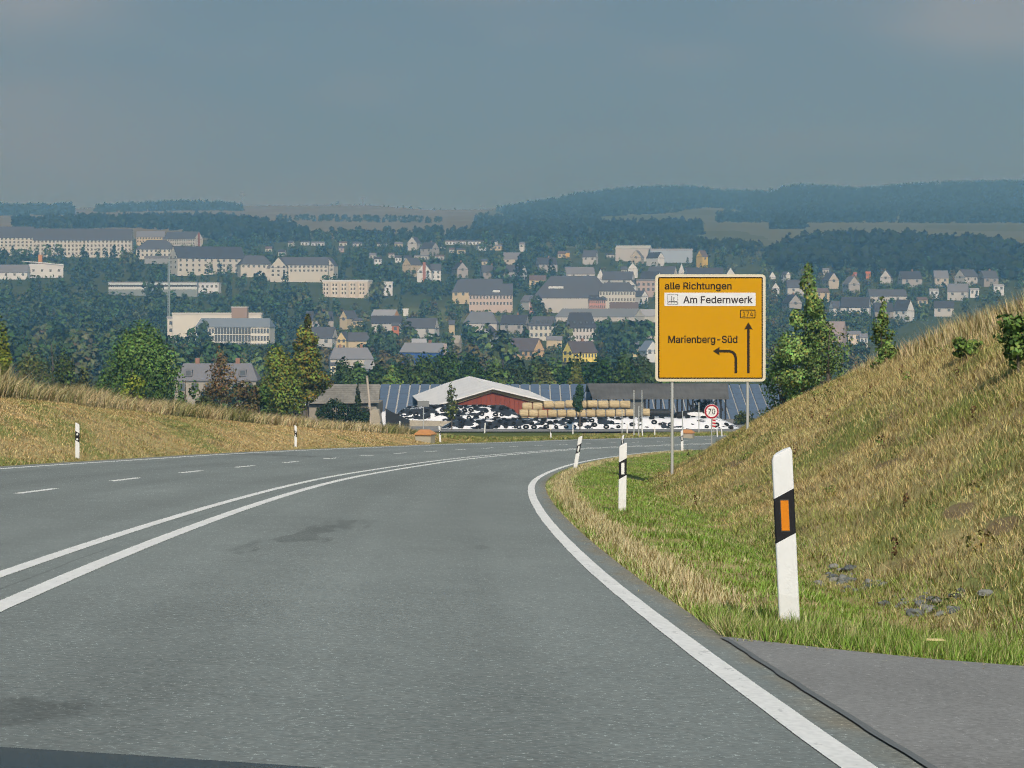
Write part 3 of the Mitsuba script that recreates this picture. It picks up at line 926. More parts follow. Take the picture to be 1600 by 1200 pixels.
TR = thing('feed_heap', 'dark heap half covered by a sagging white film at the shed front', 'heap')
y = 301.0
MB().prism([(pxx(1052, y), PADZ), (pxx(1103, y), PADZ), (pxx(1103, y), (YH - 645) * y / F), (pxx(1095, y), (YH - 641) * y / F), (pxx(1058, y), (YH - 646.5) * y / F)], y, y + 4, (.035, .033, .033)).put(f'{TR}__heap', 'matte')
MB().prism([(pxx(1074, y), (YH - 647.5) * y / F), (pxx(1074, y), (YH - 645) * y / F), (pxx(1085, y), (YH - 643.5) * y / F), (pxx(1097, y), (YH - 644.5) * y / F), (pxx(1104, y), (YH - 649) * y / F), (pxx(1104, y), (YH - 654.5) * y / F), (pxx(1096, y), (YH - 654.5) * y / F), (pxx(1094, y), (YH - 647.8) * y / F)], y - .35, y + 3.2, (.78, .79, .80)).put(f'{TR}__white_film', 'painted')

# ---------------------------------------------------------------- big barn with pale roof and red gable
BARN = thing('red_barn', 'large barn with a pale sheet roof and a brick-red gable wall', 'barn')


def W(px, py, y):
    return np.array([(px - 800) * y / F, y, (YH - py) * y / F])


apex, el, er = W(770, 606, 306.), W(664, 638, 306.), W(872, 630, 306.)
back = W(733, 587.5, 353.) - apex
back[2] *= .98


def slab3(m, a, b, c, d, t, col):
    """A plate with the upper face a-b-c-d, t thick downwards."""
    P = np.array([a, b, c, d])
    n = np.cross(P[1] - P[0], P[3] - P[0])
    n /= np.linalg.norm(n)
    if n[2] < 0:
        n = -n
    m.add(np.vstack([P, P - n * t]), [(0, 1, 2, 3), (7, 6, 5, 4), (0, 4, 5, 1), (1, 5, 6, 2), (2, 6, 7, 3), (3, 7, 4, 0)], col)


for nm, e in (('roof_slope', el), ('roof_slope', er)):
    for i in range(7):                    # sheets of the roof, each lapped over the next
        q0, q1 = i / 7, (i + 1) / 7 - .0015
        m = MB()
        slab3(m, apex + back * q0, apex + back * q1, e + back * q1, e + back * q0, .16, (.7, .7, .7))
        v, f, _ = m.arrays()
        scene[partkey(BARN, nm)] = mikit.ply((v, f), 'pale_roof')
ins = back * .018
pl_, pr_ = el + ins + np.array([.5, 0, -.28]), er + ins + np.array([-.5, 0, -.28])
ap_ = apex + ins - np.array([0, 0, .32])
gl, gr = np.array([pl_[0] + .3, pl_[1], PADZ - 1]), np.array([pr_[0] - .3, pr_[1], PADZ - 1])
pl2, pr2 = pl_ + (ap_ - pl_) * .03, pr_ + (ap_ - pr_) * .03
nb = 26
for i in range(nb):                       # upright boards of the gable
    xa, xb = pl2[0] + (pr2[0] - pl2[0]) * i / nb, pl2[0] + (pr2[0] - pl2[0]) * (i + 1) / nb - .03
    zf = lambda x: np.interp(x, [pl2[0], ap_[0], pr2[0]], [pl2[2], ap_[2], pr2[2]])
    m = MB()
    r_ = .9 + .2 * rng.random()
    mid = [(ap_[0], zf(ap_[0]))] if xa < ap_[0] < xb else []
    m.prism([(xa, PADZ - 1), (xb, PADZ - 1), (xb, zf(xb))] + mid + [(xa, zf(xa))], pl2[1] - .03 * (i % 2), pl2[1] + .1, np.array([.235, .066, .046]) * r_)
    m.put(partkey(BARN, 'board'), 'matte')
m = MB()
for e in (pl_, pr_):
    d = (e - ap_) * 1.02
    slab3(m, ap_ + [0, -.30, .22], ap_ + d + [0, -.30, .22], ap_ + d + [0, -.24, -.22], ap_ + [0, -.24, -.22], .06, (.38, .29, .15))
m.put(f'{BARN}__barge_board', 'matte')
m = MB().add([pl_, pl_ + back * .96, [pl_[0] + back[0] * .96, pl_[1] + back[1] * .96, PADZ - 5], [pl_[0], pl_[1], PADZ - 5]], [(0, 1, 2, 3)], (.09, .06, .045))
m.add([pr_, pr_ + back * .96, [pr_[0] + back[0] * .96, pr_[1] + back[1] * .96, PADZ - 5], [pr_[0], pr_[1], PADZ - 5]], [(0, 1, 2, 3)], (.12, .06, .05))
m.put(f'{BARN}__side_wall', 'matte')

# ---------------------------------------------------------------- long shed with solar panels on its roof
SOL = thing('solar_shed', 'long low shed whose whole roof carries blue solar panels', 'shed')
yr, ye = 352.0, 334.0
rz, ez = (YH - 600.5) * yr / F, (YH - 656.0) * ye / F
x0, x1 = pxx(594, yr), pxx(1232, yr)
m = MB()
slab3(m, (x0 - .6, yr + .2, rz - .12), (x1 + .6, yr + .2, rz - .12), (x1 + .6, ye - .2, ez - .12), (x0 - .6, ye - .2, ez - .12), .15, (.44, .44, .43))
slab3(m, (x0 - .6, yr + .25, rz - .12), (x1 + .6, yr + .25, rz - .12), (x1 + .6, yr + 17, ez), (x0 - .6, yr + 17, ez), .15, (.3, .3, .3))
m.put(f'{SOL}__roof', 'matte')
m = MB().box(x0 - .2, x1 + .2, ye + .8, yr + 15, ez - 6, ez - .4, (.35, .33, .30))
m.prism([(ye + .8, ez - .4), (yr + 15, ez - .4), (yr, rz - .5)], x0 - .2, x0, (.36, .34, .3), axis='x')
m.prism([(ye + .8, ez - .4), (yr + 15, ez - .4), (yr, rz - .5)], x1, x1 + .2, (.36, .34, .3), axis='x')
m.put(f'{SOL}__wall', 'matte')
NC, NR = 41, 7
dx = (x1 - x0) / NC
up = np.array([0, yr - ye, rz - ez])
nrm = np.cross([1, 0, 0], up)
nrm /= np.linalg.norm(nrm)
lu = np.linalg.norm(up)
pan = MB().box(.15, dx - .05, .05, lu / NR - .075, 0.03, .075, (.1, .1, .1))
v, f, _ = pan.arrays()
PANEL = mikit.ply((v, f), 'solar_glass')
for i in range(NC):
    for j in range(NR):
        M = np.eye(4)
        M[:3, :3] = np.stack([[1, 0, 0], up / lu, nrm], 1)
        M[:3, 3] = np.array([x0 + dx * i, ye, ez]) + up * (j / NR)
        scene[partkey(SOL, 'solar_panel')] = {**PANEL, 'to_world': T(M.tolist())}

# open timber shed in front of it
SH = thing('open_shed', 'open-sided hay shed with a wide grey roof on dark timber posts', 'shed')
y1, y0 = 320.0, 309.0
m = MB()
rl, rr, rzz, ezz = pxx(917, y1), pxx(1137, y1), (YH - 599) * y1 / F, (YH - 622.5) * y0 / F
slab3(m, (rl, y1, rzz), (rr, y1, rzz), (pxx(1139, y0), y0, ezz), (pxx(926, y0), y0, ezz), .12, (.2, .2, .2))
v, f, _ = m.arrays()
scene[f'{SH}__roof'] = mikit.ply((v, f), 'grey_roof')
m = MB()
slab3(m, (rl, y1 + .05, rzz), (rr, y1 + .05, rzz), (rr, y1 + 9, ezz), (rl, y1 + 9, ezz), .12, (.2, .2, .2))
v, f, _ = m.arrays()
scene[f'{SH}__rear_roof'] = mikit.ply((v, f), 'grey_roof')
zb = PADZ - .6
for px in (932, 951, 963, 975, 1008, 1014, 1024.5, 1033, 1046, 1058.5, 1066, 1075, 1083, 1120, 1127, 1134):
    xx = pxx(px, y0)
    MB().box(xx - .10, xx + .10, y0 + .3, y0 + .55, zb, ezz + .05, (.035, .033, .033)).put(partkey(SH, 'post'), 'matte')
for px in (1080, 1129):
    MB().tube([(pxx(px - 5, y0), y0 + .42, ezz - .1), (pxx(px + 1, y0), y0 + .42, ezz - 1.6)], .09, (.035, .033, .033), 5).put(partkey(SH, 'brace'), 'matte')
MB().box(pxx(985, y0), pxx(1006.5, y0), y0 + .56, y0 + .75, zb, ezz + .02, (.15, .155, .15)).put(f'{SH}__grey_wall', 'matte')
MB().prism([(pxx(914, y1), (YH - 621) * y1 / F), (pxx(916, y1), (YH - 600) * y1 / F), (pxx(925, y1), (YH - 611) * y1 / F), (pxx(925, y1), (YH - 640) * y1 / F), (pxx(914, y1), (YH - 640) * y1 / F)], y1 - .2, y1, (.06, .07, .055)).put(f'{SH}__gable_boarding', 'matte')
MB().box(pxx(914, y1 - 1), pxx(923, y1 - 1), y1 - 1.2, y1 - .9, (YH - 626) * y1 / F, (YH - 612) * y1 / F, (.20, .24, .30)).put(f'{SH}__side_window', 'matte')
b = MB()
for i in range(300):
    a = rng.normal(0, 1, 3)
    a /= np.linalg.norm(a)
    c = np.array([pxx(1101, 312), 313, (YH - 638) * 312 / F]) + a * np.array([1.5, 1.0, 1.3]) * rng.random() ** .4
    q = rng.normal(0, .22, (3, 3))
    b.add(c + q, [(0, 1, 2)], np.array([.055, .045, .035]) * rng.uniform(.5, 1.4))
key = thing('hay_pile', 'dark ragged pile of old hay hanging under the shed roof', 'hay pile')
b.put(f'{key}__hay', 'matte')

# old barn with fibre-cement roof at the left of the farm
OB = thing('old_barn', 'old barn with a weathered pale corrugated roof behind the dark hedge', 'barn')
ya, yb_ = 330.0, 318.0
m = MB()
slab3(m, W(470, 600, ya), W(594, 600, ya), W(592, 628, yb_), W(455, 630, yb_), .14, (.4, .4, .35))
slab3(m, W(470, 600, ya) + [0, .05, 0], W(594, 600, ya) + [0, .05, 0], W(594, 622, ya + 12), W(470, 622, ya + 12), .14, (.4, .4, .35))
v, f, _ = m.arrays()
scene[f'{OB}__roof'] = mikit.ply((v, f), 'old_cement')
m = MB().box(pxx(462, yb_), pxx(588, yb_), yb_ + .7, yb_ + 16, PADZ - 5, (YH - 632.5) * yb_ / F, (.30, .27, .22))
m.put(f'{OB}__wall', 'matte')
for px, py in ((482, 605), (482, 613)):
    MB().box(pxx(px - 2, ya), pxx(px + 3, ya), ya - 6.5 + (605 - py) * .3, ya - 5.9, (YH - py - 3) * ya / F, (YH - py) * ya / F, (.62, .6, .55)).put(partkey(OB, 'skylight'), 'matte')
LT = thing('lean_to', 'small dark lean-to with a pale edge left of the old barn', 'shed')
m = MB()
slab3(m, W(463, 621, 312), W(478, 621, 312), W(482, 631.5, 309), W(456, 631.5, 309), .1, (.10, .105, .11))
m.put(f'{LT}__roof', 'matte')
m = MB().box(pxx(456, 309), pxx(482, 309), 308.9, 309.0, (YH - 633.2) * 309 / F, (YH - 631.2) * 309 / F, (.6, .6, .58)).put(f'{LT}__gutter', 'matte')
MB().box(pxx(459, 309), pxx(480, 309), 309.4, 312, PADZ - 3, (YH - 632) * 309 / F, (.12, .11, .10)).put(f'{LT}__wall', 'matte')

# ---------------------------------------------------------------- bonnet of the car the road is seen from
CAR = thing('car_bonnet', 'dark bonnet edge of the car driving down the right lane', 'car')
n, m_ = 40, 24
U, V = np.meshgrid(np.linspace(-1, 1, n), np.linspace(0, 1, m_), indexing='ij')
bx = -.62 + .80 * U
by = 1.25 + .85 * V - .10 * U ** 2
bz = -.3155 - .045 * (bx + .37) - .20 * np.maximum(V - .45, 0) ** 2 - .5 * np.maximum(np.abs(U) - .84, 0) - .05 * np.maximum(.3 - V, 0)
sheet(f'{CAR}__panel', np.stack([bx, by, bz], -1), 'car_paint')
b = MB()
for s in (-1, 1):
    b.tube([(-.62 + s * .30, 1.20, -.345 - .02 * s), (-.62 + s * .30 + .25, 1.17, -.36 - .02 * s)], .008, (.02, .02, .02), 6)
b.put(f'{CAR}__wiper_arm', 'matte')

# ---------------------------------------------------------------- the town: each house with its walls, roof and windows
CREAM, WHITE_W, PINK, YELLOW, GREYW, TAN, BLUEW = (.56, .545, .49), (.63, .645, .65), (.43, .35, .32), (.86, .70, .18), (.50, .49, .47), (.52, .44, .30), (.55, .60, .62)
SLATE, GREY_R, DARK_R, BROWN_R, PALE_R = (.095, .10, .115), (.19, .195, .215), (.065, .068, .08), (.14, .11, .10), (.34, .35, .37)
RECTS = []                                # what of each house the photograph shows: (x0, x1, y0, y1, distance)
FOOT = []                                 # footprints
PANE = {}


def pane(w, h):
    k = (round(w, 2), round(h, 2))
    if k not in PANE:
        m = MB().box(-k[0] / 2, k[0] / 2, -.05, .06, -k[1] / 2, k[1] / 2, (.1, .1, .1))
        v, f, _ = m.arrays()
        PANE[k] = mikit.ply((v, f), 'glass_dark')
    return PANE[k]


def house(name, label, cx, ridge, eave, vis, length, depth, rot, row, wall, roof, win=(0, 0), gwin=(0, 0), cat=None, chim=0, hip=0.0, flat=False, dormers=0, Y=None, group=None, overhang=.35, vx=None):
    """A ridge-roofed house: cx, ridge, eave, vis (lowest row seen), length, depth and row (where its foot would show) in photo pixels;
    rot turns it, 0 = long side to the road, 90 = gable to the road."""
    Y = Y or depth_of_row(cx, row)
    k = Y / F
    L, Dp = length * k, depth * k
    X = (cx - 800) * k
    a = math.radians(rot)
    front = .5 * (abs(Dp * math.cos(a)) + abs(L * math.sin(a)))
    zr = (YH - ridge) * k
    ze = min((YH - eave) * (Y - front * .9) / F, zr - .4)
    gz = min(float(land(np.array([X + i * L * .5]), np.array([Y + j * Dp * .5]))[0]) for i in (-1, 0, 1) for j in (-1, 0, 1)) - .6
    gz = min(gz, ze - 2.8)
    key = thing(name, label, cat or name.replace('_', ' '), group)
    M = turn(rot, [X, Y, 0])
    RECTS.append((cx - (vx or length * abs(math.cos(a)) + depth * abs(math.sin(a))) / 2, cx + (vx or length * abs(math.cos(a)) + depth * abs(math.sin(a))) / 2, ridge, vis, Y))
    FOOT.append((X, Y, max(L, Dp) * .75 + 2))
    h2, d2 = L / 2, Dp / 2
    m = MB()
    if flat:
        m.box(-h2, h2, -d2, d2, gz, ze, wall)
        m.place(M).put(f'{key}__wall')
        MB().box(-h2 - .25, h2 + .25, -d2 - .25, d2 + .25, ze, ze + max(.35, zr - ze), roof).place(M).put(f'{key}__roof')
    else:
        g = hip * L / 2                    # how far the ridge stops short of the ends
        m.box(-h2, h2, -d2, d2, gz, ze, wall)
        if hip == 0:
            for x in (-h2, h2 - .25):
                m.prism([(-d2, ze), (d2, ze), (0, zr - .12)], x, x + .25, wall, axis='x')
        m.place(M).put(f'{key}__wall')
        m, o = MB(), overhang
        dz = (zr - ze) / d2 * o
        ox = o * .6 if hip == 0 else o
        e = [(-h2 - ox, -d2 - o, ze - dz), (h2 + ox, -d2 - o, ze - dz), (h2 + ox, d2 + o, ze - dz), (-h2 - ox, d2 + o, ze - dz)]
        r = [(-h2 - ox * (hip == 0) + g, 0, zr), (h2 + ox * (hip == 0) - g, 0, zr)]
        P = np.array(e + r)
        t = np.array([0, 0, .22])
        m.add(np.vstack([P, P - t]), [(0, 1, 5, 4), (2, 3, 4, 5), (7, 6, 10, 11), (9, 8, 11, 10), (1, 0, 6, 7), (3, 2, 8, 9), (2, 1, 7, 8), (0, 3, 9, 6)] if hip == 0 else
              [(0, 1, 5, 4), (2, 3, 4, 5), (1, 0, 6, 7), (3, 2, 8, 9), (2, 1, 7, 8), (0, 3, 9, 6), (6, 9, 8, 7)], roof)
        if hip == 0:
            m.add(np.vstack([P, P - t]), [(1, 7, 11, 5), (2, 5, 11, 8), (0, 4, 10, 6), (3, 9, 10, 4)], roof)
        else:
            m.add(P, [(1, 2, 5), (3, 0, 4)], roof)
        m.place(M).put(f'{key}__roof')
    stories = max(1, win[1], gwin[1])
    zt = ze - (.9 if not flat else 1.2)
    hgt = max(2.6, min(3.6, (ze - (YH - vis) * k) / max(1, stories))) if stories > 1 else 3.0
    big = 3.4 * F / Y

    def windows(face, cols, rows_, z0):
        if not cols or not rows_:
            return
        span = L if face in ('f',) else Dp
        wpx = span / cols
        ww, wh = min(1.5, wpx * .5), min(1.7, hgt * .55)
        together = MB()
        for r in range(rows_):
            for c in range(cols):
                q = -span / 2 + wpx * (c + .5)
                z = z0 - wh / 2 - r * hgt
                if face == 'f':
                    N = turn(0, [q, -d2, z])
                elif face == 'l':
                    N = turn(-90, [-h2, -q, z])
                else:
                    N = turn(90, [h2, q, z])
                W_ = M @ N
                if ww / k > 2.6 and cols * rows_ <= 60:
                    scene[partkey(key, 'window')] = {**pane(ww, wh), 'to_world': T(W_.tolist())}
                else:
                    b = MB().box(-ww / 2, ww / 2, -.05, .06, -wh / 2, wh / 2, (.13, .14, .15))
                    b.place(W_)
                    together.add(b.v[0], b.f[0], (.13, .14, .15))
        if together.v:
            kk = partkey(key, 'window_rows')
            together.put(kk)
            labels[kk] = {'kind': 'stuff'}
    windows('f', win[0], win[1], zt)
    if rot > 8:
        windows('l', gwin[0], gwin[1], zt + (0 if hip or flat else .25 * (zr - ze)))
    elif rot < -8:
        windows('r', gwin[0], gwin[1], zt + (0 if hip or flat else .25 * (zr - ze)))
    for c in range(chim):
        q = (-.25 + .5 * c / max(1, chim - 1)) * L if chim > 1 else .12 * L
        MB().box(q - .45, q + .45, -.1, .7, zr - 1.0, zr + 1.1, (.30, .17, .12)).place(M).put(partkey(key + '__roof', 'chimney'))
    for c in range(dormers):
        q = -L / 2 + L / dormers * (c + .5)
        zc = ze + (zr - ze) * .18
        y = -d2 * .86
        b = MB().box(q - .75, q + .75, y - .15, y + 1.6, zc, zc + 1.35, roof)
        b.place(M).put(partkey(key + '__roof', 'dormer'))
        scene[partkey(key, 'window')] = {**pane(1.0, .95), 'to_world': T((M @ turn(0, [q, y - .15, zc + .66])).tolist())}
    return key, M, dict(L=L, D=Dp, zr=zr, ze=ze, gz=gz, k=k, Y=Y, X=X)


AB = 'apartment_block'
# upper left: barracks-like blocks
house(AB, 'far left long cream block cut by the picture edge, behind tall conifers', -5, 354, 370, 384, 116, 16, 0, 400, CREAM, SLATE, (18, 3))
house(AB, 'very long cream block with four window rows and a dark roof', 130, 357, 374, 399, 154, 17, 0, 402, CREAM, SLATE, (26, 4))
house(AB, 'pale yellow rear block left of the one with the red gable stripe', 236, 361, 369.5, 376, 44, 13, 0, 384, TAN, GREY_R, (10, 2))
k_, M_, i_ = house(AB, 'long pale block with a vertical brick stripe on its right gable', 286, 362, 372.5, 382, 60, 22, -28, 386, CREAM, SLATE, (14, 2))
MB().box(i_['L'] / 2, i_['L'] / 2 + .12, -1.4, 1.4, i_['gz'], i_['zr'] - 1.0, (.33, .12, .08)).place(M_).put(f'{k_}__brick_stripe')
house('school', 'hip-roofed cream building in front of the striped gable block', 245, 375, 388.5, 401, 62, 20, 0, 405, CREAM, SLATE, (9, 2), hip=.5)
k_, M_, i_ = house(AB, 'tall white block with a steep gable at its left and three window rows', 324, 385, 402.5, 426, 118, 30, 34, 428, CREAM, DARK_R, (11, 3), (2, 3), vx=112)
house('annex', 'dark-roofed annex at the right end of the tall white gable block', 398, 399, 412, 428, 50, 22, 20, 432, CREAM, SLATE, (6, 1), hip=.4)
house('garage', 'low flat grey building left below the tall white gable block', 246, 400, 404, 409, 38, 16, 0, 412, (.3, .32, .33), GREY_R, flat=True)
# white hall with chimney at far left
k_, M_, i_ = house('town_hall', 'bright white modern hall with an upswept roof at the left edge', 72, 412.5, 418, 431, 52, 24, 12, 434, WHITE_W, WHITE_W, (4, 1), flat=True)
MB().prism([(-i_['L'] / 2 - 5, i_['zr'] + 1.6), (-i_['L'] / 2 - 4.6, i_['zr'] + 2.0), (0, i_['zr'] + .9), (i_['L'] / 2, i_['zr'] - .6), (i_['L'] / 2, i_['zr'] - 1.0), (0, i_['zr'] + .4)], -i_['D'] / 2 - 1, i_['D'] / 2 + 1, WHITE_W).place(M_).put(f'{k_}__upswept_roof')
key = thing('chimney_stack', 'square orange brick chimney behind the white hall', 'chimney')
y = i_['Y'] + 12
MB().box(pxx(59.5, y), pxx(65.5, y), y, y + 2.6, land(np.array([0.]), np.array([y]))[0] - 20, (YH - 399) * y / F, (.55, .25, .09)).put(f'{key}__shaft')
MB().box(pxx(59.2, y), pxx(65.8, y), y - .2, y + 2.8, (YH - 399) * y / F, (YH - 398) * y / F, (.42, .20, .09)).put(f'{key}__cap')
RECTS.append((58, 67, 398, 416, y))
house('house', 'grey-roofed house beside the white hall at the left edge', 12, 413.5, 425, 431, 66, 26, 0, 436, WHITE_W, GREY_R, (5, 1))
# gabled blocks in the upper middle
house('villa', 'white steep gable house with two window rows, left of the cream twin gable', 439, 402, 417, 436, 34, 27, 82, 440, CREAM, SLATE, (0, 0), (3, 3))
house('house', 'low white side wing touching the steep white gable house', 424, 416, 420, 425, 12, 10, 0, 438, CREAM, GREY_R, flat=True)
house(AB, 'long block joining the two steep gables, with a dark roof', 476, 401.5, 413, 424, 74, 18, 0, 440, CREAM, SLATE, (11, 2))
house('villa', 'cream steep gable house at the right end of the long block', 515, 402, 414, 427, 28, 20, 80, 438, CREAM, SLATE, (0, 0), (3, 2))
# stepped white block
k_, M_, i_ = house(AB, 'flat white block with a stepped facade and projecting bays', 543, 437.5, 440, 459, 74, 22, -14, 464, (.68, .62, .53), WHITE_W, (15, 3), flat=True)
for c in range(5):
    q = -i_['L'] / 2 + i_['L'] / 5 * (c + .8)
    MB().box(q - .9, q + .9, -i_['D'] / 2 - 1.3, -i_['D'] / 2, i_['gz'], i_['ze'] - .1, (.60, .54, .46)).place(M_).put(partkey(k_, 'bay'))
house('house', 'plain white flat block right of the stepped facade block', 606, 440, 442, 457, 15, 16, 0, 462, WHITE_W, WHITE_W, (2, 1), flat=True)
k_, M_, i_ = house('villa', 'white gable house with a red brick chimney strip up its gable', 665, 411, 424, 437, 30, 23, 84, 440, WHITE_W, SLATE, (0, 0), (2, 1))
MB().box(-i_['L'] / 2 - .4, -i_['L'] / 2, -1.0, 1.0, i_['gz'], i_['zr'] + .6, (.36, .16, .11)).place(M_).put(f'{k_}__brick_strip')
house('house', 'white wing with three small windows right of the brick strip gable', 681, 412, 421.5, 436, 16, 16, 0, 440, WHITE_W, SLATE, (2, 2))
house('house', 'tan gable with a low roof left behind the brick strip house', 644, 403, 413, 420, 26, 18, 50, 432, TAN, SLATE)
# rows of small far houses
tiny = [(455, 376, 379, 383, 7, CREAM), (477, 376, 378, 381, 12, WHITE_W), (497, 377.5, 379.5, 382, 20, WHITE_W), (536, 377, 379, 382, 12, CREAM), (558, 378, 380, 383, 14, GREYW), (597, 378, 380.5, 383, 14, CREAM),
        (623, 378, 380.5, 384, 12, TAN), (420, 385, 388, 391, 10, CREAM), (533, 384, 387, 392, 8, PINK), (441, 390, 393, 398, 10, GREYW), (583, 395, 398, 402, 10, GREYW),
        (712, 375.5, 377, 380, 32, WHITE_W), (743, 375.5, 377, 380, 24, WHITE_W), (770, 375.5, 377.5, 381, 14, WHITE_W), (692, 382, 384, 387, 7, CREAM), (706, 387, 389.5, 393, 8, CREAM), (720, 388, 390, 394, 13, TAN),
        (752, 382, 384, 389, 13, WHITE_W), (775, 382, 384, 389, 18, TAN), (612, 395, 397, 401, 9, GREYW), (622, 399, 402, 408, 10, WHITE_W), (637, 399, 402, 407, 12, WHITE_W), (659, 398.5, 400, 403, 22, CREAM),
        (687, 398, 400, 403, 14, GREYW), (757, 405, 408, 413, 9, TAN), (590, 401, 404, 411, 11, WHITE_W), (816, 378, 381, 391, 7, WHITE_W), (881, 392, 396, 401, 18, TAN), (975, 395, 397, 399, 9, CREAM), (953, 396, 397.5, 400, 12, GREYW)]
TINYL = ['white house on the far upper hillside', 'cream house on the far upper hillside']
for i, (cx, r, e, v, ln, w) in enumerate(tiny):
    where = 'left of the brick strip gable' if cx < 640 else 'above the brick strip gable' if cx < 790 else 'above the wide hip-roofed hall'
    house('far_house', f'tiny {"white" if w is WHITE_W else "pale" if w is not PINK else "pinkish"} house high on the hillside, {where}', cx, r, e, v, ln, 10, (i * 37) % 30 - 15, v + 2, w, (SLATE, DARK_R, GREY_R, BROWN_R)[i % 4],
          (max(1, int(ln / 5)), 1), cat='house', group='tiny houses on the upper hillside ' + where)
# centre
house('house', 'dark roofed house with pale ground floor left of the pink block', 724, 437, 455, 466, 34, 22, 0, 474, TAN, SLATE, (3, 1), hip=.5)
house('shed', 'small flat white hut above the pink block', 760, 438, 440.5, 444, 13, 8, 0, 460, WHITE_W, GREY_R, flat=True)
k_, M_, i_ = house(AB, 'large pale pink block with a white dormer and two window rows', 767, 443, 460, 484, 68, 26, 0, 488, (.52, .43, .385), SLATE, (13, 2), dormers=0)
b = MB().box(1.2, 5.4, -i_['D'] / 2 * .8, -i_['D'] / 2 * .2, i_['ze'], i_['ze'] + 2.6, WHITE_W)
b.place(M_).put(f'{k_}__white_dormer')
house('house', 'house with a long dark roof behind the pink block', 752, 435.5, 446, 452, 66, 18, 0, 470, GREYW, SLATE)
HALL = house('hall', 'very wide dark hip-roofed hall in the middle of the town', 896, 431, 464, 470, 128, 44, 0, 486, GREYW, SLATE, (0, 0), hip=.45, vx=118)
MB().box(-27 * HALL[2]['k'] - 12 * HALL[2]['k'], -27 * HALL[2]['k'] + 11 * HALL[2]['k'], -HALL[2]['D'] * .30, -HALL[2]['D'] * .30 + .6, HALL[2]['ze'] + .40 * (HALL[2]['zr'] - HALL[2]['ze']), HALL[2]['ze'] + .40 * (HALL[2]['zr'] - HALL[2]['ze']) + 1.3, WHITE_W).place(HALL[1]).put(f'{HALL[0]}__roof__white_vent')
house(AB, 'pale blue building with two window rows below the wide hall roof', 896, 461, 467.5, 483, 47, 10, 0, 488, BLUEW, DARK_R, (11, 2), dormers=8)
house(AB, 'salmon pink building joined right of the pale blue one', 933, 461, 467.5, 482, 26, 10, 0, 488, (.50, .27, .22), DARK_R, (8, 2), dormers=3)
house(AB, 'tall cream building right of the salmon pink one', 964, 441, 454, 474, 56, 26, 0, 486, CREAM, SLATE, (12, 2), hip=.3)
house('shed', 'mid grey low roof in front of the tall cream building', 975, 472, 482, 484, 44, 14, 0, 492, PINK, BROWN_R)
house('villa', 'white gable with a small porch right above the tall cream building', 988, 437, 445, 450, 26, 16, 76, 466, WHITE_W, SLATE, (0, 0), (2, 1))
house(AB, 'pink and grey building touching the left edge of the yellow sign', 1009, 436, 439, 455, 30, 16, 0, 464, PINK, GREY_R, (4, 2), flat=True)
house('house', 'small house with white bargeboards below the pink building by the sign', 1000, 454, 462, 466, 22, 14, -50, 474, WHITE_W, SLATE)
house('warehouse', 'long pale grey roof below the blue and pink buildings', 938, 482, 494, 498, 140, 24, 0, 502, GREYW, (.17, .185, .20), (0, 0), hip=.15)
house('house', 'low white gabled wing at the right end of the long pale roof', 1012, 483, 493, 500, 34, 22, 40, 506, CREAM, PALE_R)
house('villa', 'small grey house with white gable left of the pink salmon row', 826, 461, 470, 474, 26, 14, -60, 484, WHITE_W, GREY_R)
house('house', 'narrow house with salmon end wall left of the big dark tree', 832, 463, 471, 487, 9, 12, 0, 492, (.45, .26, .21), SLATE, (2, 2))
house(AB, 'cream mansard house with an arched window below the long pale roof', 849, 494, 507, 528, 44, 18, 0, 532, CREAM, SLATE, (6, 2), dormers=5, hip=.25)
house(AB, 'pale grey mansard house with bright dormers, right of the arched window house', 907, 488, 510, 532, 48, 22, 0, 536, (.55, .52, .50), DARK_R, (9, 2), dormers=5, hip=.3)
house('house', 'low tan building in front of the arched window house', 866, 525, 530, 537, 24, 14, 0, 546, TAN, GREY_R)
house('villa', 'bright yellow house with a tall left gable and a dark roof', 906, 533, 549.5, 563, 46, 27, 33, 566, YELLOW, (.10, .085, .085), (8, 1), (2, 2), vx=58, chim=1)
house('villa', 'large dark-roofed house with yellow walls and a pink right gable', 822, 528, 546, 553, 52, 26, -40, 562, (.60, .42, .24), (.13, .115, .12), (5, 1), (1, 1))
house('villa', 'cream gable house with an arched porch left of the yellow sign', 994, 533, 545, 553, 26, 20, 66, 562, (.68, .58, .34), GREY_R, (0, 0), (1, 1))
house('villa', 'white gable house with blue-grey roof at the sign edge', 1014, 532, 546, 554, 30, 20, -70, 566, WHITE_W, (.22, .27, .34), (0, 0), (2, 1))
house('house', 'pale roofed house behind the white gable at the sign edge', 1024, 524, 532, 540, 32, 20, -20, 556, CREAM, (.45, .40, .34))
# gables on the upper right slope
for cx, r, e, v, dep, lab, c, ln in ((939, 420.5, 434, 434.5, 13, 'sharp white triangular gable above the wide hall roof', WHITE_W, 40), (989, 410.5, 419, 419.5, 15, 'white shallow gable high above the tall cream building', WHITE_W, 36),
                                     (1065, 411, 424, 426, 9, 'narrow white gable above the yellow sign', WHITE_W, 40), (1141, 418, 429, 432, 14, 'white pointed gable behind the top edge of the yellow sign', WHITE_W, 60),
                                     (1207, 424, 432, 433, 10, 'white gable right of the top corner of the yellow sign', WHITE_W, 26), (1212, 441.5, 449, 450, 11, 'lower white gable right of the yellow sign', WHITE_W, 24)):
    house('villa', lab, cx, r, e, v, ln, dep, 86 if cx < 1150 else 84, v + 14, c, SLATE)
house('house', 'white cottage front with two windows beside the shallow gable', 975, 416, 420.5, 427, 9, 8, 0, 436, CREAM, SLATE, (2, 1))
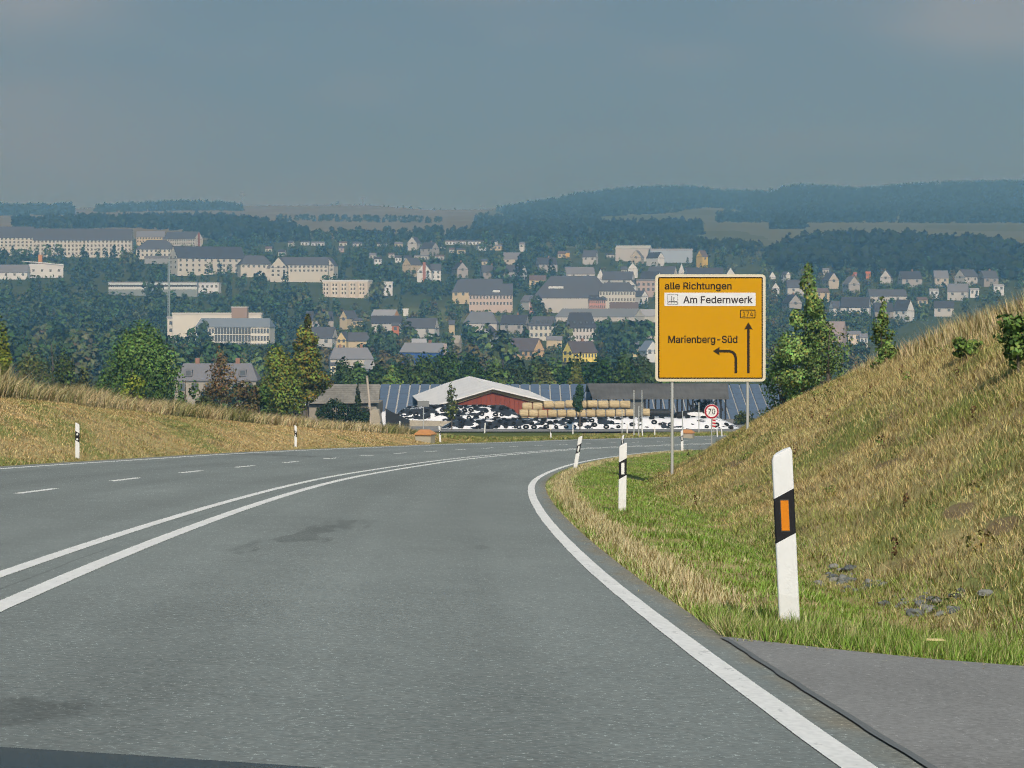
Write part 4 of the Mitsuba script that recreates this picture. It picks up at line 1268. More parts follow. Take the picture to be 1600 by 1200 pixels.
for i, (cx, r, e, v, ln, lab) in enumerate(((1035, 416, 428, 431, 44, 'dark roofed house with white verge boards, left of the narrow gable'), (1100, 418, 430, 433, 60, 'dark roofed row behind the top edge of the sign'), (966, 424, 436, 440, 48, 'dark slate roof right of the sharp white gable'),
                                            (905, 417, 427, 434, 46, 'grey roof left of the sharp white gable'), (1017, 424, 437, 438, 30, 'slate roof with a bright verge, left of the sign corner'), (840, 430, 437, 440, 26, 'low tan house left above the wide hall'))):
    house('house', lab, cx, r, e, v, ln, 18, (-24, 10, -18, 14, -30, 0)[i], v + 12, (CREAM, WHITE_W, GREYW, GREYW, WHITE_W, TAN)[i], (SLATE, DARK_R, SLATE, GREY_R, DARK_R, BROWN_R)[i], (2, 1))
house('factory', 'long low factory hall with a pale blue front, above the sign', 1048, 389, 391.5, 400, 66, 30, 0, 410, (.36, .43, .52), PALE_R, flat=True)
house('factory', 'sloping pale roof of a hall left of the pale blue factory', 990, 383.5, 388, 390, 54, 20, -14, 408, GREYW, (.42, .44, .40))
house('house', 'gabled house with white verges below the pale blue factory', 1024, 394, 402, 408, 26, 14, -50, 416, WHITE_W, DARK_R)
house('villa', 'yellow house with a steep gable among trees above the sign', 1097, 391, 400, 411, 12, 14, 40, 420, (.58, .42, .10), BROWN_R, (1, 1))
house('house', 'small orange-yellow house left of the steep yellow gable', 887, 391.5, 394, 399, 6, 6, 0, 404, (.60, .40, .14), SLATE)
# right of the sign
for i, (cx, r, e, v, ln, dep, rot, lab, w, rf) in enumerate((
        (1337, 464, 479, 484, 44, 20, -16, 'slate roofed house with bright verge boards, between the two birches', WHITE_W, DARK_R), (1312, 470, 480, 483, 30, 14, 20, 'low white house front left of the verge board house', WHITE_W, SLATE),
        (1412, 468, 484, 492, 26, 20, -44, 'dark roof with one bright sloping verge, right of the small birch', WHITE_W, DARK_R), (1300, 502, 522, 533, 40, 30, -20, 'greyish pink roofed house behind the tall birch', PINK, (.30, .25, .235)),
        (1334, 517, 521, 529, 20, 14, 0, 'pale cubic house right of the greyish pink roof', (.62, .55, .46), GREY_R), (1349, 521, 526, 534, 12, 10, 0, 'small white house above the slope grass edge', WHITE_W, GREY_R),
        (1459, 451, 453, 458, 14, 8, 0, 'small flat white house above the slope crest', WHITE_W, PALE_R), (1440, 464, 468, 472, 16, 10, 10, 'tan house below the small flat white one', TAN, BROWN_R),
        (1522, 450, 452, 455, 14, 8, 0, 'white house just above the slope crest, left of the pair', WHITE_W, PALE_R), (1560, 444, 446, 452, 16, 8, 0, 'white house just above the slope crest, at the right', WHITE_W, PALE_R),
        (1290, 419, 421, 425, 10, 8, 0, 'pale small block below the dark wood at the right', GREYW, GREY_R), (1228, 424, 428, 434, 12, 8, -60, 'white leaning verge of a slate roof right of the sign', WHITE_W, SLATE),
        (1356, 424, 426, 432, 7, 8, 0, 'tiny orange roofed house under the dark wood', (.55, .22, .10), (.50, .16, .07)), (1336, 425, 427, 430, 5, 6, 0, 'tiny orange-red house left of the orange roofed one', (.45, .18, .10), (.35, .13, .08)),
        (1385, 452, 462, 466, 60, 22, 8, 'broad slate roof right of the tall birch top', GREYW, SLATE), (1282, 450, 456, 462, 24, 14, 20, 'tan gabled house behind the tall birch', TAN, BROWN_R),
        (1475, 470, 480, 484, 30, 16, -10, 'dark roof close above the slope crest', GREYW, DARK_R))):
    house('house', lab, cx, r, e, v, ln, dep, rot, v + 10, w, rf, (2, 1))
# middle left and foreground of the town
house('cottage', 'tan gable cottage below the meadow, with a dark tree behind', 545, 485, 496, 506, 30, 14, 60, 514, TAN, SLATE, (1, 1), (1, 1))
house('cottage', 'small white cottage front right of the tan gable', 558, 497, 500, 506, 16, 8, 0, 514, TAN, SLATE, (2, 1))
house('barn', 'grey roofed barn with an orange right gable below the meadow', 602, 483.5, 492.5, 494, 40, 18, -24, 506, (.48, .27, .12), (.30, .31, .33), overhang=.2)
house('shed', 'small white hut on the meadow', 634, 482, 485, 490, 8, 8, 0, 494, WHITE_W, WHITE_W, flat=True)
house('villa', 'yellow ochre gable house in the trees, left of the centre', 537, 518, 530, 539, 24, 16, 76, 546, (.62, .50, .27), SLATE, (0, 0), (2, 2))
house('house', 'dark slate roof right of the yellow ochre gable', 561, 519, 531, 534, 32, 18, 0, 548, TAN, SLATE)
house('house', 'brick red house half hidden by trees', 618, 504, 508, 517, 11, 10, 0, 524, (.46, .17, .09), SLATE, (1, 1))
house('house', 'long slate roof above the brick red house', 604, 493, 504, 507, 46, 16, 0, 520, GREYW, DARK_R)
house('hall', 'big pale slate roof with two chimneys behind the old barn', 548, 543, 559, 562, 66, 34, 8, 582, (.5, .47, .42), (.21, .215, .235), chim=2, hip=.2)
k_, M_, i_ = house('villa', 'grey roofed house with a bright blue gable', 664, 535.5, 549, 552, 76, 27, -34, 572, (.06, .13, .36), (.24, .25, .27), chim=1, vx=84)
MB().box(i_['L'] / 2, i_['L'] / 2 + .4, -.8, .8, i_['gz'], i_['zr'] - .3, (.52, .42, .38)).place(M_).put(f'{k_}__chimney_strip')
house('cottage', 'low house with white gutter left of the blue gable', 655, 529, 534, 537, 22, 10, 0, 560, WHITE_W, PALE_R)
house('hall', 'broad grey hall roof below the pink block', 752, 487, 504, 508, 52, 30, -6, 520, GREYW, (.16, .17, .185), hip=.35)
house('house', 'tan end wall between trees left of the broad hall roof', 706, 500, 506, 517, 9, 12, 0, 526, TAN, SLATE)
house('shed', 'small brown roof right of the blue gable', 712, 524, 534, 536, 15, 12, -20, 556, (.36, .33, .28), (.33, .31, .27))
house('shed', 'small white lean-to among the bushes behind the old barn', 577, 562, 572, 575, 16, 9, -40, 596, WHITE_W, PALE_R)
house('cottage', 'bright cream cottage behind the tall yellow-green tree', 521, 566, 569, 575, 8, 8, 0, 590, (.75, .70, .52), SLATE, (1, 1))
# the large office building
k_, M_, i_ = house('office_building', 'long white office building with a curved grey roof and glazed middle', 368, 497, 510, 534, 116, 42, -6, 538, (.68, .66, .60), (.20, .235, .275), (0, 0), cat='office building', hip=.06, vx=118)
OB_ = k_
rowh = 11.6 * i_['k']
for c in range(24):
    for r in range(3):
        q = -i_['L'] / 2 + i_['L'] * (c + .5) / 24
        mid = 6 <= c <= 17
        z = i_['ze'] - .9 - rowh * (r + .35)
        scene[partkey(OB_, 'window')] = {**(pane(1.05, 2.3) if not mid else pane(1.25, 3.2)), 'to_world': T((M_ @ turn(0, [q, -i_['D'] / 2, z])).tolist())}
house('office_building', 'left wing of the office building with an arched roof edge', 292, 494, 498, 522, 56, 26, -6, 534, (.64, .62, .56), PALE_R, (5, 2), cat='office building', flat=True)
house('penthouse', 'brick-coloured roof cabin on top of the office building', 375, 479, 481, 489, 25, 10, -6, 520, (.34, .25, .20), (.5, .48, .44), flat=True, cat='roof cabin', Y=i_['Y'] + 14)
house('office_building', 'rear part of the office building with a white roof edge', 340, 488.5, 492, 496, 140, 14, -4, 525, (.66, .64, .58), (.55, .54, .50), flat=True, cat='office building', Y=i_['Y'] + 26)
# long low school with white bands
k_, M_, i_ = house('school', 'long low school with two white bands and a dark window band', 240, 440.5, 442, 456, 138, 18, 0, 462, (.58, .60, .60), PALE_R, flat=True, vx=140)
b = MB().box(-i_['L'] / 2, i_['L'] / 2, -i_['D'] / 2 - .06, -i_['D'] / 2, i_['ze'] - 6.1 * i_['k'], i_['ze'] - 3 * i_['k'], (.06, .07, .08))
b.place(M_).put(f'{k_}__window_band')
b = MB().box(-i_['L'] / 2, i_['L'] / 2, -i_['D'] / 2 - .06, -i_['D'] / 2, i_['gz'], i_['ze'] - 10 * i_['k'], (.24, .28, .28))
b.place(M_).put(f'{k_}__lower_wall')
house('school', 'white cube with small windows at the right end of the long low school', 326, 441, 442.5, 453, 36, 16, -8, 458, WHITE_W, PALE_R, (5, 1), flat=True)
# nearest house, behind the birch on the left
house('house', 'broad slate roofed house behind the reddish birch', 340, 567.5, 592, 600, 126, 60, 0, 640, (.36, .33, .28), (.19, .19, .205), (6, 1), chim=2, hip=.16, dormers=3)

# masts
key = thing('radio_mast', 'tall slim grey-green lattice mast above the office building', 'mast')
y = depth_of_row(264, 512)
b0 = float(land(np.array([pxx(264, y)]), np.array([y]))[0])
b = MB()
zt = (YH - 408) * y / F
for s in ((-1, -1), (1, -1), (0, 1)):
    b.tube([(pxx(264, y) + .55 * s[0], y + .55 * s[1], b0 - 1), (pxx(264, y) + .4 * s[0], y + .4 * s[1], zt)], .22, (.30, .36, .36), 5)
n = 26
for i in range(n):
    z0, z1 = b0 + (zt - b0) * i / n, b0 + (zt - b0) * (i + 1) / n
    s = 1 if i % 2 else -1
    b.tube([(pxx(264, y) - .5 * s, y - .5, z0), (pxx(264, y) + .5 * s, y - .5, z1)], .13, (.30, .36, .36), 4)
b.put(f'{key}__lattice')
MB().tube([(pxx(264, y), y, zt), (pxx(264, y), y, zt + 6)], .12, (.35, .4, .4), 5).put(f'{key}__antenna')
RECTS.append((262, 266, 405, 495, y))
for px, top, row in ((378.5, 300, 327), (567.5, 308, 325), (752.5, 321, 333)):
    key = thing('power_pylon', {378.5: 'tall lattice pylon on the skyline at the left', 567.5: 'small faint pylon on the skyline in the middle', 752.5: 'small faint pylon on the skyline right of the field trees'}[px], 'pylon')
    y = 5400.0
    x = pxx(px, y)
    z0, z1 = float(land(np.array([x]), np.array([y]))[0]), (YH - top) * y / F
    b = MB()
    for s in (-1, 1):
        b.tube([(x + 2.2 * s, y, z0 - 2), (x + .4 * s, y, z1)], .30, (.25, .26, .27), 4)
    b.put(f'{key}__legs')
    b = MB()
    for q, w in ((.97, 5), (.80, 7)):
        b.box(x - w, x + w, y - .3, y + .3, z0 + (z1 - z0) * q - .35, z0 + (z1 - z0) * q + .35, (.25, .26, .27))
    b.put(f'{key}__cross_arms')

# filler houses: the dense rows of slate roofs
rf = np.random.default_rng(303)
for zone, n, what in (([(1290, 432), (1560, 432), (1500, 470), (1440, 500), (1300, 500)], 34, 'slate-roofed house in the dense rows right of the tall birch'),
                      ([(880, 402), (1020, 404), (1020, 432), (900, 430), (830, 424)], 16, 'slate-roofed house on the slope above the wide hall roof'),
                      ([(560, 500), (720, 500), (720, 530), (650, 532), (580, 530)], 9, 'slate-roofed house among trees above the blue gable'),
                      ([(690, 404), (850, 404), (850, 432), (700, 432)], 9, 'slate-roofed house among the trees left of the wide hall roof'),
                      ([(490, 505), (560, 500), (580, 540), (500, 545)], 4, 'slate-roofed house beside the yellow ochre gable'),
                      ([(640, 505), (860, 508), (860, 545), (720, 540)], 8, 'slate-roofed house among the trees above the barn ridge'),
                      ([(1205, 440), (1250, 440), (1250, 490), (1210, 490)], 6, 'slate-roofed house between the yellow sign and the tall birch'),
                      ([(600, 384), (800, 386), (800, 404), (620, 400)], 16, 'slate-roofed house on the upper hillside in the middle')):
    pz = Polygon(zone)
    b = pz.bounds
    placed, tries = 0, 0
    from shapely.geometry import Point
    while placed < n and tries < 600:
        tries += 1
        cx, vis = rf.uniform(b[0], b[2]), rf.uniform(b[1], b[3])
        if not pz.contains(Point(cx, vis)):
            continue
        Yd = depth_of_row(cx, vis + 6)
        sc = F / Yd
        ln, dp = rf.uniform(9, 17) * sc, rf.uniform(7, 10) * sc
        hr, hw = 4.6 * sc, 3.2 * sc
        rect = (cx - ln / 2, cx + ln / 2, vis - hr - hw, vis)
        if any(rect[0] < q[1] + 1 and rect[1] > q[0] - 1 and rect[2] < q[3] and rect[3] > q[2] - 1 for q in RECTS):
            continue
        rot = float(rf.choice([0, 15, -15, 35, -35, 75, -75]))
        house('house', what, cx, vis - hr - hw, vis - hw, vis, ln, dp, rot, vis + 6, ((.50, .50, .49), (.36, .35, .34), (.46, .42, .35), (.30, .28, .26))[placed % 4], (SLATE, DARK_R, GREY_R)[placed % 3], (2, 1), (1, 1), group=what.replace('house', 'houses'), chim=placed % 2)
        placed += 1

# ---------------------------------------------------------------- trees and bushes


def leaves(r, n, lobes, size, col, var=.28, shell=(.55, 1.05), flat=.0, warm=None, warm_p=0.0):
    """n leaf clumps (bent quads) spread through ellipsoid lobes (x, y, z, rx, ry, rz)."""
    lb = np.asarray(lobes, float)
    vol = lb[:, 3] * lb[:, 5] + .3 * lb[:, 4] * lb[:, 5]
    w = r.choice(len(lb), n, p=vol / vol.sum())
    d = r.normal(0, 1, (n, 3))
    d /= np.linalg.norm(d, axis=1, keepdims=True)
    q = r.uniform(shell[0] ** 2, shell[1] ** 2, n) ** .5
    tone = (1 + .22 * r.normal(size=len(lb)))[w]
    p = lb[w, :3] + lb[w, 3:] * d * q[:, None]
    nrm = d * .9 + r.normal(0, .55, (n, 3)) + [0, 0, .35]
    nrm /= np.linalg.norm(nrm, axis=1, keepdims=True)
    a = np.cross(nrm, r.normal(0, 1, (n, 3)))
    a /= np.linalg.norm(a, axis=1, keepdims=True)
    b = np.cross(nrm, a)
    s = size * r.uniform(.6, 1.35, n)[:, None]
    v = np.stack([p - a * s * .5, p - b * s * .42 + nrm * s * .08, p + a * s * .5, p + b * s * .42 + nrm * s * .08], 1).reshape(-1, 3)
    i = np.arange(n)[:, None] * 4
    f = np.vstack([i + [0, 1, 2], i + [0, 2, 3]])
    c = np.asarray(col)[None] * (tone * (1 + var * r.normal(size=n)))[:, None].clip(.35, 2.2)
    c = c * (1 + .10 * r.normal(size=(n, 3)))
    if warm is not None:
        m = r.random(n) < warm_p
        c[m] = np.asarray(warm) * (1 + .3 * r.normal(size=(m.sum(), 1)))
    sn = d * .75 + nrm * .35 + r.normal(0, .22, (n, 3)) + [0, 0, .25]
    sn /= np.linalg.norm(sn, axis=1, keepdims=True)
    return v, f, np.repeat(np.clip(c, .004, .9), 4, axis=0), np.repeat(sn, 4, axis=0)


def round_lobes(r, h, w, n=12, base=.22, top=1.0, pointed=.6):
    """Lobes of a broad crown of height h and width w (metres) above the ground."""
    out = []
    for _ in range(n):
        q = r.random()
        z = h * (base + (top - base - .12) * q)
        env = math.sin(math.pi * min(.98, max(.06, (.25 + .75 * q) ** pointed))) ** .7
        a, k = r.uniform(0, 2 * math.pi), r.random() ** .5 * .62
        s = w * r.uniform(.17, .27)
        out.append((math.cos(a) * w * .5 * env * k * 1.1, math.sin(a) * w * .5 * env * k * 1.1, z, s, s, s * r.uniform(.75, 1.05) * min(1.5, max(.7, h / w))))
    out.append((0, 0, h * (base + top) / 2, w * .28, w * .28, h * .30))
    return out


def trunk_mb(h, rad, r, col=(.12, .10, .08), limbs=4, spread=.2):
    m = MB()
    bend = r.normal(0, .02 * h, 2)
    m.tube([(0, 0, -.6), (bend[0] * .3, bend[1] * .3, h * .3), (bend[0], bend[1], h * .62), (0, 0, h * .95)], [rad * 1.25, rad, rad * .6, rad * .15], col, 7)
    for _ in range(limbs):
        a, z = r.uniform(0, 2 * math.pi), h * r.uniform(.28, .6)
        e = np.array([math.cos(a), math.sin(a), .9]) * h * spread * r.uniform(.7, 1.2)
        m.tube([(0, 0, z), tuple(e * .5 + [0, 0, z]), tuple(e + [0, 0, z + .05 * h])], [rad * .45, rad * .3, rad * .1], col, 5)
    return m


def tree(name, label, px, top, foot, width, y, kind, col, n, size, seed, cat='tree', group=None, warm=None, warm_p=0.0, trunk=(.12, .10, .08), var=.28, base=.22, rad=None, sink=0.0):
    """A tree of its own: px and width in photo pixels, top and foot the rows of its top and of the foot of its crown (its stem goes on to the ground)."""
    r = np.random.default_rng(seed)
    k = y / F
    x = (px - 800) * k
    g = float(surf(np.array([x]), np.array([y]))[0]) - sink
    zt = (YH - top) * k
    h = zt - g
    w = width * k
    b0 = max(.03, min(.8, ((YH - foot) * k - g) / h))
    if kind == 'round':
        lobes = round_lobes(r, h, w, 16, b0 + .04)
    elif kind == 'tall':
        lobes = []
        for q in np.linspace(0, 1, 13):
            z = h * (b0 + (.97 - b0) * q)
            e = w * .5 * (1.0 - .78 * q ** 1.3) * (.55 + .45 * min(1, q * 5))
            for _ in range(2 if q < .8 else 1):
                a = r.uniform(0, 6.28)
                s = e * r.uniform(.45, .75)
                lobes.append((math.cos(a) * e * .5, math.sin(a) * e * .5, z, s, s, h * .06))
    elif kind == 'oval':
        lobes = [(r.normal(0, .1) * w, r.normal(0, .1) * w, h * (b0 + (1 - b0) * q), w * .38 * math.sin(math.pi * (.15 + .75 * q)) ** .6, w * .38 * math.sin(math.pi * (.15 + .75 * q)) ** .6, h * (1 - b0) * .16) for q in np.linspace(.12, .88, 6)]
    elif kind == 'cone':
        lobes = [(0, 0, h * (b0 + (1 - b0) * q), w * .5 * (1 - q) ** .85 + .05, w * .5 * (1 - q) ** .85 + .05, h * (1 - b0) * .06) for q in np.linspace(0.02, .98, 11)]
    else:                                 # bush
        lobes = [(r.uniform(-.34, .34) * w, r.uniform(-.3, .3) * w, h * (.10 + .78 * r.random()), w * r.uniform(.16, .26), w * r.uniform(.16, .26), h * r.uniform(.08, .14) + .05 * w) for _ in range(24)]
    key = thing(name, label, cat, group)
    trunk_mb(h, rad or max(.05, .022 * h), r, trunk, 0 if kind == 'cone' else 5, .16 if kind != 'tall' else .1).place(turn(0, [x, y, g])).put(f'{key}__trunk', 'matte', True)
    v, f, c, nn = leaves(r, n, lobes, size, col, var, warm=warm, warm_p=warm_p)
    scene[f'{key}__crown'] = ply_n(v + [x, y, g], f, nn, 'foliage', c)
    return key


DEEP, MID, FRESH, OLIVE, YELLOWG, DRYG = (.052, .088, .030), (.085, .145, .040), (.13, .20, .044), (.13, .15, .048), (.15, .17, .022), (.13, .10, .045)
# left, behind the bank
tree('broad_tree', 'large round dark green tree behind the left grass bank', 222, 512, 614, 132, 230, 'round', (.105, .18, .045), 14000, .25, 1, base=.1)
tree('bush', 'yellow-green bush at the lower left of the large round tree', 207, 569, 612, 44, 205, 'bush', (.19, .24, .035), 2600, .24, 2, cat='bush')
tree('birch', 'reddish brown thin birch with a pale stem, left of the yellow-green pair', 346, 543, 622, 66, 215, 'tall', (.15, .115, .055), 1700, .20, 3, trunk=(.42, .35, .25), rad=.10, warm=(.17, .09, .04), warm_p=.3)
tree('broad_tree', 'left lower half of the yellow-green tree pair', 437, 541, 668, 84, 240, 'round', (.14, .19, .04), 7000, .25, 4, warm=(.17, .14, .02), warm_p=.2)
tree('broad_tree', 'taller pointed yellow-green tree of the pair, with thin stems', 480, 495, 618, 78, 248, 'tall', (.155, .195, .04), 8000, .25, 5, warm=(.21, .14, .022), warm_p=.28, rad=.12)
tree('broad_tree', 'bright yellow-green tree cut by the left picture edge', 2, 524, 585, 46, 215, 'round', (.15, .18, .024), 2600, .26, 6)
for i, (px, tp, ft, w, y, cl) in enumerate(((50, 548, 592, 64, 300, OLIVE), (100, 556, 604, 56, 290, (.062, .088, .025)), (128, 570, 612, 40, 262, (.10, .105, .03)), (165, 583, 614, 44, 240, MID), (80, 530, 580, 70, 400, (.055, .075, .03)),
                                             (290, 588, 625, 42, 225, MID), (318, 597, 625, 44, 222, (.075, .085, .03)), (385, 592, 628, 40, 230, DRYG), (404, 600, 632, 40, 232, MID))):
    tree('bush', ('olive tree crown at the far left behind the bank', 'dull green tree crown left of the large round tree', 'brownish bush just left of the large round tree', 'dark bush at the left foot of the large round tree', 'bluish green crown above the olive tree at the left',
                  'dark bush right of the large round tree', 'olive bush at the foot of the reddish birch', 'dry brown bush right of the reddish birch', 'dark bush left of the yellow-green pair')[i], px, tp, ft, w, y, 'bush' if i > 1 else 'round', cl, 1500, .30, 20 + i, cat='bush')
# hedge and saplings by the farm
for i, (px, tp, ft, w) in enumerate(((507, 629, 665, 28), (526, 622, 666, 32), (545, 628, 666, 30), (565, 634, 668, 26))):
    tree('shrub', ('leftmost', 'tallest', 'third', 'rightmost')[i] + ' dark shrub of the hedge in front of the old barn', px, tp, ft, w, 288 + i, 'bush', (.026, .048, .020), 1500, .24, 40 + i, cat='shrub')
tree('young_spruce', 'slim dark young conifer in the hedge before the old barn', 559, 600, 664, 18, 292, 'cone', (.034, .052, .028), 900, .26, 45)
tree('sapling', 'thin young tree with sparse leaves in front of the pale barn roof', 706, 593, 652, 26, 278, 'tall', (.055, .075, .026), 620, .24, 46, rad=.06, warm=(.14, .16, .03), warm_p=.25)
tree('sapling', 'young oval-crowned tree before the right end of the solar roof', 906, 602, 642, 22, 281, 'oval', (.030, .062, .028), 1300, .22, 47, rad=.07)
tree('bush', 'olive bush below the yellow sign, by the right solar roof', 1163, 637, 668, 34, 297, 'bush', (.070, .085, .022), 1400, .24, 48, cat='bush')
# belt of trees behind the farm
for i, (px, tp, w, y, cl) in enumerate(((536, 572, 52, 430, DEEP), (560, 580, 44, 410, MID), (592, 577, 54, 400, (.04, .07, .022)), (628, 572, 52, 430, (.05, .085, .024)), (664, 563, 60, 420, (.06, .095, .022)), (700, 555, 74, 430, (.05, .092, .02)), (735, 566, 56, 415, (.042, .08, .02)),
                                         (772, 572, 56, 420, MID), (806, 568, 54, 430, (.05, .075, .026)), (838, 572, 50, 425, (.06, .09, .026)), (866, 570, 46, 405, MID), (902, 567, 66, 400, (.032, .07, .018)), (938, 566, 66, 405, (.034, .074, .020)), (975, 562, 56, 400, (.055, .095, .022)),
                                         (1005, 566, 52, 410, (.045, .07, .025)), (1040, 572, 50, 410, MID), (900, 579, 30, 390, (.10, .115, .025)), (612, 590, 40, 385, FRESH), (775, 588, 44, 385, (.075, .11, .025)), (850, 588, 40, 385, OLIVE))):
    tree('belt_tree', f'{"dark" if max(cl) < .08 else "lighter"} green tree behind the farm, ' + ('above the old barn', 'right above the old barn', 'left above the solar roof end', 'behind the left solar roof', 'left of the barn ridge', 'largest, behind the barn ridge', 'right of the barn ridge',
         'above the right barn slope', 'next right of that slope', 'below the dark-roofed pink gable house', 'left below the bright yellow house', 'below the bright yellow house', 'right below the bright yellow house', 'left of the sign bottom corner',
         'touching the sign bottom corner', 'behind the sign bottom', 'small, below the bright yellow house', 'low, above the left solar roof', 'low, above the barn slope', 'low, above the middle of the solar roof')[i],
         px, tp, 606, w, y, 'round', cl, 2300, .52, 60 + i)
# birches and bushes on the right slope
tree('birch', 'tall slender birch rising behind the slope, right of the yellow sign', 1262, 417, 645, 116, 118, 'tall', (.165, .25, .068), 9500, .145, 90, warm=(.26, .24, .06), warm_p=.10, rad=.07, var=.35)
tree('birch', 'lower leafy birch between the yellow sign and the tall slender birch', 1222, 512, 660, 62, 121, 'bush', (.105, .175, .05), 3400, .125, 91, var=.35)
tree('birch', 'bushy birch right behind the foot of the tall slender birch', 1296, 506, 640, 66, 116, 'bush', (.12, .18, .055), 2200, .12, 92, var=.35)
tree('young_birch', 'small young birch on the crest of the slope', 1378, 465, 572, 58, 62, 'tall', (.14, .215, .055), 1500, .075, 93, warm=(.2, .2, .05), warm_p=.12, rad=.025, sink=.1)
P = hit(1512, 560)
tree('slope_bush', 'small green bush amid the dry grass of the slope', 1510, 528, 578, 52, P[1], 'bush', (.13, .20, .05), 700, .075, 94, cat='bush', rad=.02)
P = hit(1588, 585)
tree('slope_bush', 'leafy green bush cut by the right picture edge on the slope', 1592, 486, 598, 62, P[1], 'bush', (.12, .195, .05), 1100, .075, 95, cat='bush', rad=.02)

# ---- trees of the town
rt = np.random.default_rng(77)


def template(kind, seed, n, size, col):
    r = np.random.default_rng(seed)
    if kind == 'conifer':
        lobes = [(0, 0, .12 + .86 * q, .21 * (1 - q) ** .8 + .012, .21 * (1 - q) ** .8 + .012, .05) for q in np.linspace(0, .98, 9)]
    else:
        lobes = round_lobes(r, 1.0, .88, 12, .10)
    return leaves(r, n, lobes, size, col, .22)


TINT = {'broad': [(.030, .058, .022), (.042, .070, .024), (.055, .078, .026), (.030, .050, .026), (.062, .070, .030), (.085, .072, .030)], 'conifer': [(.018, .034, .020), (.022, .042, .020), (.028, .044, .026)]}
TINT = {k: [tuple(1.45 * q for q in t) for t in v] for k, v in TINT.items()}
TPL, TPLV = {}, {}
for kd in ('broad', 'conifer'):
    for ti, tc in enumerate(TINT[kd]):
        for sd in range(2):
            v, f, c, nn = template(kd, 500 + 10 * ti + sd + 100 * (kd == 'conifer'), 170 if kd == 'broad' else 120, .17 if kd == 'broad' else .13, tc)
            nn = nn * .6 + [0, 0, .5]
            TPLV[kd, ti, sd] = (v, f, c, nn / np.linalg.norm(nn, axis=1, keepdims=True))
STEM = trunk_mb(1.0, .022, np.random.default_rng(5), (.09, .075, .06), 3)
_sv, _sf, _sc = STEM.arrays()


def poly_pick(poly, n, r):
    p = Polygon(poly)
    x0, y0, x1, y1 = p.bounds
    from shapely import contains_xy
    q = np.stack([r.uniform(x0, x1, n * 6), r.uniform(y0, y1, n * 6)], 1)
    q = q[contains_xy(p, q[:, 0], q[:, 1])]
    return q[:n]


_ygrid = np.arange(330, 6600, 5.0)


def rows_to_y(px, py):
    """Vectorised depth_of_row."""
    out = np.empty(len(px))
    for i in range(0, len(px), 500):
        u = (px[i:i + 500] - 800) / F
        Yg = np.repeat(_ygrid[None], len(u), 0)
        rw = YH - land(u[:, None] * Yg, Yg) * F / Yg
        out[i:i + 500] = _ygrid[np.argmax(rw <= py[i:i + 500, None], axis=1)]
    return out


RC = np.array(RECTS)
FT_ = np.array(FOOT)


def clear(px, y, top, w, foot):
    """True where a tree hides nothing the photograph shows of a house and stands in none."""
    x = (px - 800) * y / F
    if np.any((np.hypot(FT_[:, 0] - x, FT_[:, 1] - y) < FT_[:, 2])):
        return False
    b = (RC[:, 4] > y) & (RC[:, 0] - w * .42 < px) & (RC[:, 1] + w * .42 > px) & (RC[:, 2] < foot) & (RC[:, 3] - 1.5 > top)
    return not b.any()


cand = []


def sow(poly, n, hh, con, tints, seed, gap=0.0):
    r = np.random.default_rng(seed)
    q = poly_pick(poly, n, r)
    ys = rows_to_y(q[:, 0], q[:, 1])
    for (px, py), y in zip(q, ys):
        if y < 340:
            continue
        con_ = r.random() < con
        h = r.uniform(*hh) * (1.15 if con_ else 1)
        w = h * (.42 if con_ else r.uniform(.8, 1.15))
        k = y / F
        ok = False
        for sc in (1, .75, .5, .34):
            if clear(px, y, py - h * sc / k, w * sc / k, py):
                ok = True
                break
        if ok:
            cand.append((px, y, h * sc, w * sc, 'conifer' if con_ else 'broad', int(r.choice(tints)) if not con_ else int(r.integers(3)), int(r.integers(2)), r.uniform(0, 360)))


sow([(-20, 395), (700, 400), (700, 470), (520, 470), (430, 560), (-20, 560)], 560, (8, 14), .22, [0, 1, 3], 1)
sow([(-20, 470), (430, 520), (520, 600), (-20, 610)], 210, (8, 14), .05, [0, 1, 2, 4], 2)
sow([(500, 490), (860, 490), (1030, 540), (1030, 600), (500, 600)], 300, (6, 11), .08, [0, 1, 2, 4, 5], 3)
sow([(560, 395), (860, 395), (860, 470), (640, 462), (560, 440)], 240, (8, 14), .25, [0, 1, 3], 4)
sow([(820, 395), (1600, 405), (1600, 470), (1200, 560), (820, 540)], 420, (7, 12), .10, [0, 1, 2, 3, 4], 5)
sow([(1190, 430), (1560, 430), (1460, 480), (1330, 580), (1190, 600)], 480, (5, 9), .05, [1, 2, 3, 4, 5], 6)
sow([(-20, 378), (1000, 378), (1000, 400), (-20, 405)], 260, (8, 13), .3, [0, 1, 3], 7)
